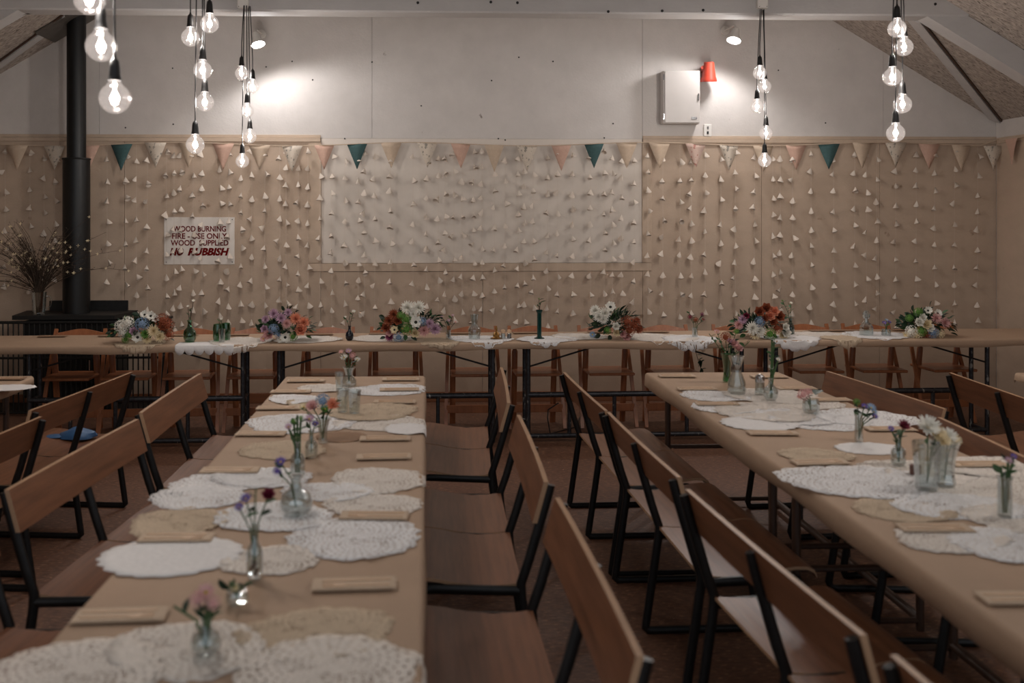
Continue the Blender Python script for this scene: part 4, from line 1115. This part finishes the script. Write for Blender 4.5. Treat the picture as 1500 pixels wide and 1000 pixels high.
DB = ['before the second aisle-side napkin of the crystal-vase table', 'before the third aisle-side napkin of the crystal-vase table', 'under the silver-lidded shaker', 'before the bulb vase with the tall stem', 'before the cut-glass cup', 'behind the cut-glass cup',
      'beside the blue-flower bottle toward the wall', 'under the fifth aisle-side napkin of the crystal-vase table', 'between the fifth aisle-side napkin and the crystal vases', 'between the crystal vases and the last bud vase', 'behind the sixth aisle-side napkin of the crystal-vase table',
      'in front of the crystal vases', 'in front of the sixth aisle-side napkin of the crystal-vase table', 'in front of the last bud vase', 'under the short dark candle', 'under the fifth wall-side napkin of the crystal-vase table', 'behind the bright round doily on the crystal-vase table', 'beside the last bud vase toward the wall']
eA = (Vector((XA1 - .004, 0, 0)), Vector((-1, 0, 0)), .016)
for px, py, w, m, ys in ((568, 571, 95, 'w', .9), (474, 569, 60, 'i', 1), (430, 585, 62, 'w', 1), (545, 604, 110, 'c', 1), (440, 620, 140, 'w', .8), (560, 620, 120, 'i', .8), (330, 706, 125, 'w', .8), (288, 729, 118, 'w', .9),
                         (262, 766, 120, 'c', 1), (555, 703, 118, 'i', 1), (545, 740, 125, 'i', .8), (520, 788, 170, 'w', .9), (395, 822, 125, 'i', .8), (400, 757, 150, 'w', .8), (275, 950, 190, 'i', .9), (465, 926, 190, 'c', .8), (110, 985, 230, 'i', .8), (480, 985, 250, 'i', .8),
                         (385, 700, 120, 'w', .8), (470, 590, 80, 'c', 1), (480, 720, 110, 'w', .8), (415, 660, 110, 'c', .9)):
    nm_ = {'w': 'white', 'i': 'ivory', 'c': 'cream'}[m]
    doily(px, py, w, {'w': 'lace_white', 'i': 'lace_ivory', 'c': 'lace_cream'}[m], '%s lace doily %s' % (nm_, DA[DCOUNT[0]]), GA, ys, edge=eA)
doily(250, 815, 172, 'linen_white', 'bright white scalloped round doily alone on the stove-side edge of the middle table', None, .85, sc=20)
doily(600, 629, 62, 'linen_white', 'white cotton doily hanging over the aisle edge of the middle table', None, 1, edge=eA, sc=14)
doily(500, 640, 62, 'napkin_dark', 'round brown mat under the vases on the middle table', None, 1, sc=24, amp=.01)
LW2 = 'white lace doily in the overlapping run under the crystal vases'; LC2 = 'cream lace doily at the aisle side of the crystal-vase table'
for px, py, w, m, ys in ((1047, 580, 74, 'w', 1), (1063, 598, 74, 'w', .9), (1130, 580, 100, 'i', 1), (1120, 604, 110, 'i', 1), (1202, 617, 105, 'w', 1), (1170, 590, 95, 'i', 1), (1268, 612, 112, 'w', .9),
                         (1195, 667, 82, 'c', .8), (1255, 705, 165, 'w', .9), (1425, 712, 190, 'i', .9), (1322, 748, 105, 'c', .9), (1405, 742, 140, 'w', .8), (1392, 790, 125, 'i', .8), (1490, 800, 150, 'w', .8), (1345, 690, 130, 'i', .8), (1450, 684, 120, 'i', .8), (1160, 612, 90, 'w', 1), (1520, 760, 160, 'i', .8)):
    doily(px, py, w, {'w': 'lace_white', 'i': 'lace_ivory', 'c': 'lace_cream'}[m], '%s lace doily %s' % ({'w': 'white', 'i': 'ivory', 'c': 'cream'}[m], DB[DCOUNT[0] - 25]), GB, ys)
doily(1113, 621, 86, 'linen_white', 'bright white round doily before the bud vases on the crystal-vase table', None, .9, sc=20)
doily(1274, 657, 76, 'linen_white', 'small white oval doily behind the wine-red flower', None, .8, sc=18)
doily(15, 568, 60, 'linen_white', 'white doily on the corner of the long table on the stove side', None, .8)
eH = (head(0, .002), hn, .016)
for px, bk, r_, m, lab in ((207, .10, .16, 'lace_cream', 'cream crocheted doily hanging over the edge under the stove bouquet'), (352, .17, .22, 'lace_ivory', 'ivory doily with a point hanging between the green goblets and peach bouquet'),
                           (450, .25, .22, 'lace_ivory', 'ivory doily lying under the navy bud vase'), (560, .3, .22, 'lace_ivory', 'ivory doily lying beside the widest bouquet'), (640, .11, .16, 'lace_cream', 'cream lace doily peeping out under the leafy branch bouquet'),
                           (705, .20, .22, 'lace_white', 'white lace doily under the crown carafe'), (800, .16, .2, 'lace_white', 'white lace doily under the tall candlestick'), (850, .3, .2, 'lace_ivory', 'ivory doily between the candlestick and the daisy bouquet'),
                           (965, .22, .25, 'lace_ivory', 'ivory doily beside the daisy and rust bouquet'), (1010, .13, .2, 'lace_white', 'white scalloped doily hanging over the edge below the red sprig'), (1157, .12, .20, 'linen_white', 'white cloth doily with a point hanging beside the rose bouquet'),
                           (1232, .09, .14, 'lace_cream', 'cream crocheted doily hanging over the edge before the decanter'), (1285, .25, .24, 'lace_white', 'white lace doily under the decanter'), (1200, .33, .2, 'lace_ivory', 'ivory doily behind the hanging white doily')):
    doily(px, 0, 0, m, lab, GH, .95, edge=eH, head_b=bk, r=r_, sc=16, amp=.09)
# white scalloped runner end hanging in front of the green bottle
a, c = head(257, 0), head(343, 0); L_ = (c - a).length; vs = []; fs = []; nx = 48
rowsd = [(.16, .002), (.08, .002), (.012, .001), (-.012, -.003), (-.021, -.018), (-.0215, -1)]
for i in range(nx + 1):
    u = i / nx; drop = .016 + .034 * abs(math.sin(u * math.pi * 6)) ** .6
    for bk, z in rowsd:
        p = a + (c - a) * u + hn * bk; vs.append((p.x, p.y, TOP + (z if z > -.5 else -.02 - drop)))
k = len(rowsd)
for i in range(nx):
    for j in range(k - 1): fs.append((i * k + j, i * k + j + 1, (i + 1) * k + j + 1, (i + 1) * k + j))
q = MB(); q.add(vs, fs); o = q.build('scalloped_cloth', 'linen_white', None, True)
md = o.modifiers.new('thick', 'SOLIDIFY'); md.thickness = .001; md.offset = -1
tag(o, 'white cotton cloth with a scalloped hem hanging before the green bottle', 'cloth')

# ------------------------------------------------------------------ napkins with wooden cutlery
def napkin_mesh(m):
    q = MB()
    for k, (w, d, dx) in enumerate(((.205, .078, 0), (.203, .074, .001), (.2, .072, -.001))):
        q.box((dx, 0, .0008 + k * .0015), (w, d, .0013), ch=.0004)
    q.tube([(-.102, .037, .0024), (.102, .037, .0024)], .0022, 6)
    return q.mesh('folded_napkin', m)
NM = [napkin_mesh('napkin'), napkin_mesh('napkin_dark')]
def fork_mesh():
    q = MB()
    out = [(-.08, -.005), (.02, -.0045), (.035, -.011), (.05, -.0125), (.078, -.011), (.08, -.0085), (.052, -.0075), (.052, -.005), (.08, -.0042), (.08, -.0012), (.052, -.001), (.052, .001), (.08, .0012), (.08, .0042), (.052, .005), (.052, .0075), (.08, .0085), (.078, .011), (.05, .0125), (.035, .011), (.02, .0045), (-.08, .005), (-.084, 0)]
    q.prism(out, .002); return q.mesh('wooden_fork', 'birch')
def knife_mesh():
    q = MB(); q.prism([(-.082, -.005), (.0, -.0045), (.02, -.008), (.07, -.0085), (.082, -.002), (.083, .004), (.0, .0045), (-.082, .005), (-.086, 0)], .002); return q.mesh('wooden_knife', 'birch')
NTH = [w + ' place from the head table, ' for w in ('first', 'second', 'third', 'fourth', 'fifth', 'sixth', 'seventh')]
FORK, KNIFE = fork_mesh(), knife_mesh()
def setting(p, side, where, dark=0, cutlery=True, rz=0., nth=''):
    rz += random.uniform(-.06, .06)
    z = TOP + .0055
    o = inst('folded_napkin', NM[dark], None, (p.x, p.y, z), (0, 0, rz)); tag(o, 'folded paper napkin, %s%s' % (nth, where), 'napkin', 'folded napkins at the places')
    if cutlery:
        for me, dy, nm in ((FORK, -.016, 'fork'), (KNIFE, .016, 'knife')):
            o = inst('wooden_' + nm, me, None, (p.x - math.sin(rz) * dy + side * .004, p.y + math.cos(rz) * dy, z + .0046), (0, 0, rz + (0 if side < 0 else math.pi) + random.uniform(-.04, .04)))
            tag(o, 'pale wooden %s, %s%s' % (nm, nth.replace('place', 'napkin'), where), nm, 'wooden forks' if nm == 'fork' else 'wooden knives')
for k_, (px, py) in enumerate(((587, 557), (585, 572), (578, 590), (564, 644), (562, 671), (548, 758), (519, 859))): setting(PZ(px, py, TOP), 1, 'aisle side of the middle table', nth=NTH[k_])
for k_, (px, py) in enumerate(((448, 559), (426, 575), (408, 599), (382, 637), (337, 691), (259, 790), (177, 905))): setting(PZ(px, py, TOP), -1, 'stove side of the middle table', nth=NTH[k_])
for k_, (px, py) in enumerate(((992, 552), (1021, 571), (1050, 593), (1132, 636), (1201, 679), (1369, 776), (1500, 880))): setting(PZ(px, py, TOP), -1, 'aisle side of the crystal-vase table', nth=NTH[k_])
for k_, (px, py) in enumerate(((1127, 553), (1166, 570), (1215, 587), (1304, 630), (1434, 682))): setting(PZ(px, py, TOP), 1, 'wall side of the crystal-vase table', nth=NTH[k_])
setting(PZ(8, 556, TOP), 1, 'on the corner of the long table on the stove side', 1)
for px, wh in ((77, 'at the stove end'), (165, 'beside the stove bouquet'), (270, 'behind the green bottle'), (345, 'behind the green goblets'), (468, 'between the peach bouquet and navy vase'), (560, 'beside the widest bouquet'), (672, 'beside the grey-lilac twigs'), (770, 'behind the tall candlestick'),
               (880, 'behind the daisy bouquet'), (960, 'between the daisy bouquet and red sprig'), (1085, 'behind the rose bouquet'), (1205, 'between the teal bottle and decanter'), (1242, 'beside the decanter'), (1325, 'beside the corner bouquet')):
    setting(head(px, .54), 1, wh + ' on the head table', 1, False, HROT)

# ------------------------------------------------------------------ vases on the middle table
def at(px, py): return PZ(px, py, TOP)
def on(p): return (p.x, p.y, TOP + .0045)
def put(name, label, px, py, shape, r, h, m='glass_clear', facet=False, cat='vase', fl=None, fname='cut_flower', flabel='', fm='stem_green', rs=.002):
    p = at(px, py)
    t = thing(name, label, cat, on(p), random.uniform(0, 1))
    inst('body', vase_mesh(shape, r, h, m, 16 if facet else 18, facet), t)
    if fl: sprig(fname, flabel, on(p), fl, m=fm, rs=rs)
    return t
put('bud_vase', 'clear bud vase with dusty pink flowers nearest the open end of the middle table', 302, 960, 'round', .032, .075, fl=[(0, .01, -.015, .115, 'h', 'k', .017, 1), (0, .01, .0, .125, 'd', 'k', .022, 1), (0, .01, .018, .11, 'h', 'k', .016, 1), (0, .01, -.065, .10, None, None, 0, 1), (0, .01, .03, .10, None, None, 0, 2), (.002, .01, .006, .10, None, None, 0, 4)],
    flabel='dusty pink flowers with dark leaves in the vase at the open end', rs=.003)
t = put('votive_jar', 'low glass jar stuffed with dark leaves on the bare paper of the middle table', 347, 886, 'low', .027, .03)
sprig('leaf_sprig', 'dark leaves in the low glass jar', on(at(347, 886)), [(0, .008, -.018, .038, None, None, 0, 4), (0, .008, .018, .04, None, None, 0, 4), (0, .008, .0, .042, 'd', 'c', .012, 3)])
t = put('bud_vase', 'slim clear bottle with dark pebbles holding a wine-red flower on the middle table', 373, 849, 'bottle', .021, .135, fl=[(0, .04, .035, .205, 'r', 'n', .020, 2), (0, .04, -.02, .20, 'd', 'v', .016, 1), (0, .04, -.035, .18, 'd', 'v', .014, 1), (0, .04, .005, .225, None, None, 0, 2)], flabel='wine-red and violet flowers in the slim pebble bottle')
q = MB()
for i in range(9): q.ball((random.uniform(-.009, .009), random.uniform(-.009, .009), .012 + .0035 * i), .006, 6, 4)
q.build('pebbles', 'pebble', t)
put('bud_vase', 'round-bellied clear carafe with a dark blue flower on the middle table', 434, 755, 'round', .05, .115, fl=[(0, .02, -.045, .16, 'd', 'v', .02, 2), (0, .02, -.055, .135, 'h', 'v', .014, 1)], flabel='dark blue-violet flower leaning from the round carafe')
put('bud_vase', 'tall clear bottle packed with green stems on the middle table', 436, 698, 'bottle', .026, .12, fl=[(-.006, .01, -.012, .19, 'g', 'g', .009, 3), (.006, .01, .012, .20, 'g', 'g', .009, 3), (0, .01, .0, .21, None, None, 0, 4), (.0, .01, -.03, .17, 'd', 'l', .016, 2)], flabel='tall green stems in the packed bottle', rs=.004)
put('bud_vase', 'small clear bottle with a pale violet flower beside the green-stem bottle', 456, 671, 'bottle', .024, .10, fl=[(0, .02, -.005, .145, 'd', 'l', .022, 2), (0, .02, .015, .125, 'd', 'v', .016, 1)], flabel='pale violet flower in the small clear bottle')
put('bud_vase', 'clear vase with a mixed blue and peach posy on the middle table', 473, 649, 'flare', .03, .095, fl=[(0, .01, -.0, .165, 'h', 'b', .03, 2), (0, .01, .04, .15, 'm', 'p', .032, 2), (0, .01, -.04, .145, 'm', 'k', .03, 2), (0, .01, .06, .17, None, None, 0, 3), (0, .01, -.075, .14, 'd', 'c', .022, 2), (0, .01, .01, .135, 'd', 'g', .02, 3)], flabel='blue and peach posy in the clear vase')
for px, lab in ((502, 'cut-glass tumbler nearer the brown mat'), (519, 'cut-glass tumbler nearer the cream doily')):
    put('tumbler', lab + ' on the middle table', px, 604 if px < 510 else 606, 'tumbler', .03, .105, facet=True, cat='glass')
put('glass_jar', 'clear jar of white and pink flowers nearest the head table', 511, 566, 'hourglass', .042, .10, fl=[(0, .02, -.025, .15, 'd', 'w', .024, 2), (0, .02, .02, .16, 'h', 'k', .02, 2), (0, .02, .0, .185, 'd', 'l', .02, 2), (0, .02, .045, .14, 'd', 'w', .02, 2), (0, .02, -.04, .18, 'd', 'k', .016, 1)], flabel='white and pink flowers in the jar nearest the head table')
put('tumbler', 'small plain tumbler beside the jar of white and pink flowers', 497, 570, 'tumbler', .024, .085, cat='glass')
# ------------------------------------------------------------------ vases on the right-hand long table
put('vase', 'tall tapered vase with pink roses at the head-table end of the crystal-vase table', 1065, 559, 'flare', .036, .15, 'glass_green', fl=[(0, .02, .03, .20, 'r', 'k', .034, 2), (0, .02, .055, .175, 'r', 'k', .03, 1), (0, .02, -.01, .24, 'h', 'u', .03, 3), (0, .02, -.10, .26, None, None, 0, 5), (0, .02, -.06, .27, 'd', 'k', .018, 4), (0, .02, .05, .27, 'g', 'g', .016, 3), (0, .02, .12, .22, None, None, 0, 5), (0, .02, .01, .22, 'd', 'l', .02, 3)],
    flabel='pink roses and rust blooms with trailing leaves in the tall tapered vase')
put('vase', 'clear hourglass vase before the pink roses', 1079, 577, 'hourglass', .047, .19)
t = put('shaker', 'glass shaker with silver lid on the crystal-vase table', 1113, 579, 'shaker', .025, .085, facet=True, cat='shaker')
q = MB(); q.lathe([(.023, .064), (.025, .07), (.023, .092), (.012, .102), (0, .103)], 16); q.build('lid', 'chrome', t, True)
put('bud_vase', 'clear bulb vase with a thick tall green stem beside the silver-lidded shaker', 1129, 587, 'round', .036, .11, fl=[(0, .01, -.0, .30, None, None, 0, 6), (.004, .01, .01, .29, None, None, 0, 5), (0, .01, .0, .16, 'd', 'w', .016, 2), (0, .01, .03, .20, 'd', 'w', .014, 2)], flabel='tall green stem with small white flowers in the bulb vase', rs=.0045)
put('glass_cup', 'small cut-glass cup with pink blossom and one dark leaf', 1188, 606, 'low', .036, .065, facet=True, fl=[(0, .01, -.04, .085, 'h', 'k', .026, 1), (0, .01, -.015, .095, 'h', 'k', .02, 0), (0, .01, -.06, .075, 'd', 'k', .015, 0)], flabel='pink blossom lying in the cut-glass cup')
leaf_obj(bpy.data.objects[[o.name for o in bpy.data.objects if o.name.startswith('glass_cup')][0]], (.0, -.02, .085), (1, .1, .35), .075, 'leaf_dark', 1.3)
put('bud_vase', 'slim clear bottle with blue flowers and a leafy sprig', 1258, 648, 'tube', .019, .11, fl=[(0, .01, .045, .135, 'd', 'b', .022, 2), (0, .01, .06, .10, 'd', 'v', .018, 1), (0, .01, -.015, .16, 'g', 'g', .014, 5), (0, .01, .02, .14, 'd', 'v', .016, 3), (0, .01, .055, .12, 'd', 'b', .016, 1)], flabel='blue flowers and leafy sprig in the slim bottle')
put('bud_vase', 'clear bottle holding one wine-red flower on the crystal-vase table', 1316, 682, 'bottle', .026, .10, fl=[(0, .01, .012, .142, 'm', 'n', .027, 3), (0, .01, -.03, .13, 'd', 'v', .014, 2), (0, .01, -.0, .11, None, None, 0, 4)], flabel='wine-red flower in the clear bottle', rs=.003)
put('crystal_vase', 'cut crystal vase nearer the aisle, of the pair holding white flowers', 1358, 718, 'tumbler', .045, .155, facet=True, fl=[(0, .02, -.005, .205, 'm', 'w', .045, 2), (0, .02, .03, .18, 'm', 'c', .034, 1), (0, .02, .045, .16, 'm', 'c', .03, 1), (0, .02, .02, .15, None, None, 0, 3)], flabel='spiky white flowers in the crystal vases')
put('crystal_vase', 'cut crystal vase nearer the wall, of the pair holding white flowers', 1384, 712, 'flare', .05, .155, facet=True, fl=[(0, .02, .0, .165, 'm', 'w', .034, 1), (0, .02, .025, .15, 'm', 'c', .028, 1)], flabel='cream flowers in the crystal vase nearer the wall')
t = thing('candle', 'short dark brown candle beside the crystal vases', 'candle', on(at(1341, 697)))
q = MB(); q.lathe([(0, 0), (.018, 0), (.019, .004), (.019, .034), (.015, .036), (0, .033)], 14); q.build('wax', 'candle_brown', t, True)
q = MB(); q.tube([(0, 0, .032), (.001, 0, .042)], .0012, 5); q.build('wick', 'black_plastic', t)
put('bud_vase', 'clear bud vase with one green stem nearest the open end of the crystal-vase table', 1472, 758, 'tube', .024, .12, fl=[(0, .01, .0, .17, 'd', 'l', .014, 4), (.004, .01, .02, .18, 'd', 'v', .012, 3), (-.004, .01, -.015, .15, None, None, 0, 4)], flabel='green stem with faded lilac head in the last bud vase', rs=.004)
# ------------------------------------------------------------------ odds and ends
pb = PZ(114, 640, .43); rnd = random.Random(9)
t = thing('blue_cap', 'crumpled blue cloth cap left on a plywood seat by the stove-side table', 'cap', pb)
q = MB(); n_, k_ = 20, 9
q.ball((0, 0, .0), 1, n_, k_)
q.v = [(x * .10 * (1 + .10 * math.sin(5 * y + 3 * z)), y * .075 * (1 + .1 * math.sin(4 * x)), max(0.0, z * .05 * (1 + .16 * math.sin(6 * x + 2) + .1 * math.sin(9 * y)))) for x, y, z in q.v]
q.build('crown', 'blue_cloth', t, True)
q = MB(); q.ball((-.12, -.01, .008), .055, 14, 6, sc=(1, .9, .16)); q.build('brim', 'blue_cloth', t, True)
pc_ = head(817, .3)
t = tag(MB().tube([PY(818, 590, pc_.y + .1), PY(803, 600, pc_.y + .1), PY(802, 612, pc_.y + .08), PY(805, 630, pc_.y), Vector((PY(806, 640, pc_.y).x, pc_.y, .012)), Vector((PY(850, 645, pc_.y).x, pc_.y + .25, .008)), Vector((PY(860, 645, 8.8).x, 8.8, .008))], .005, 6).build('power_cord', 'black_plastic', None, True), 'thin black power cord hanging below the head table to the floor', 'cord')
p = head(1016, -.012); vv = []
t = thing('ivy_sprig', 'trailing ivy sprig hanging below the head table edge', 'ivy', (p.x, p.y, TOP))
zs = [(0, .004), (.0, -.03), (.025, -.12), (.05, -.2), (.085, -.28)]
MB_ = MB(); MB_.tube([(x, -.012 if z < 0 else .03, z) for x, z in zs], .002, 5); MB_.build('stem', 'twig', t, True)
for i in range(14):
    f = random.uniform(.25, 1); j = min(3, int(f * 4)); x = lerp(zs[j][0], zs[j + 1][0], f * 4 - j); z = lerp(zs[j][1], zs[j + 1][1], f * 4 - j)
    a = random.uniform(0, 6.28); leaf_obj(t, (x, -.015, z), (math.cos(a), -.4, math.sin(a) - .2), random.uniform(.035, .06), 'leaf_dark', 1.5)
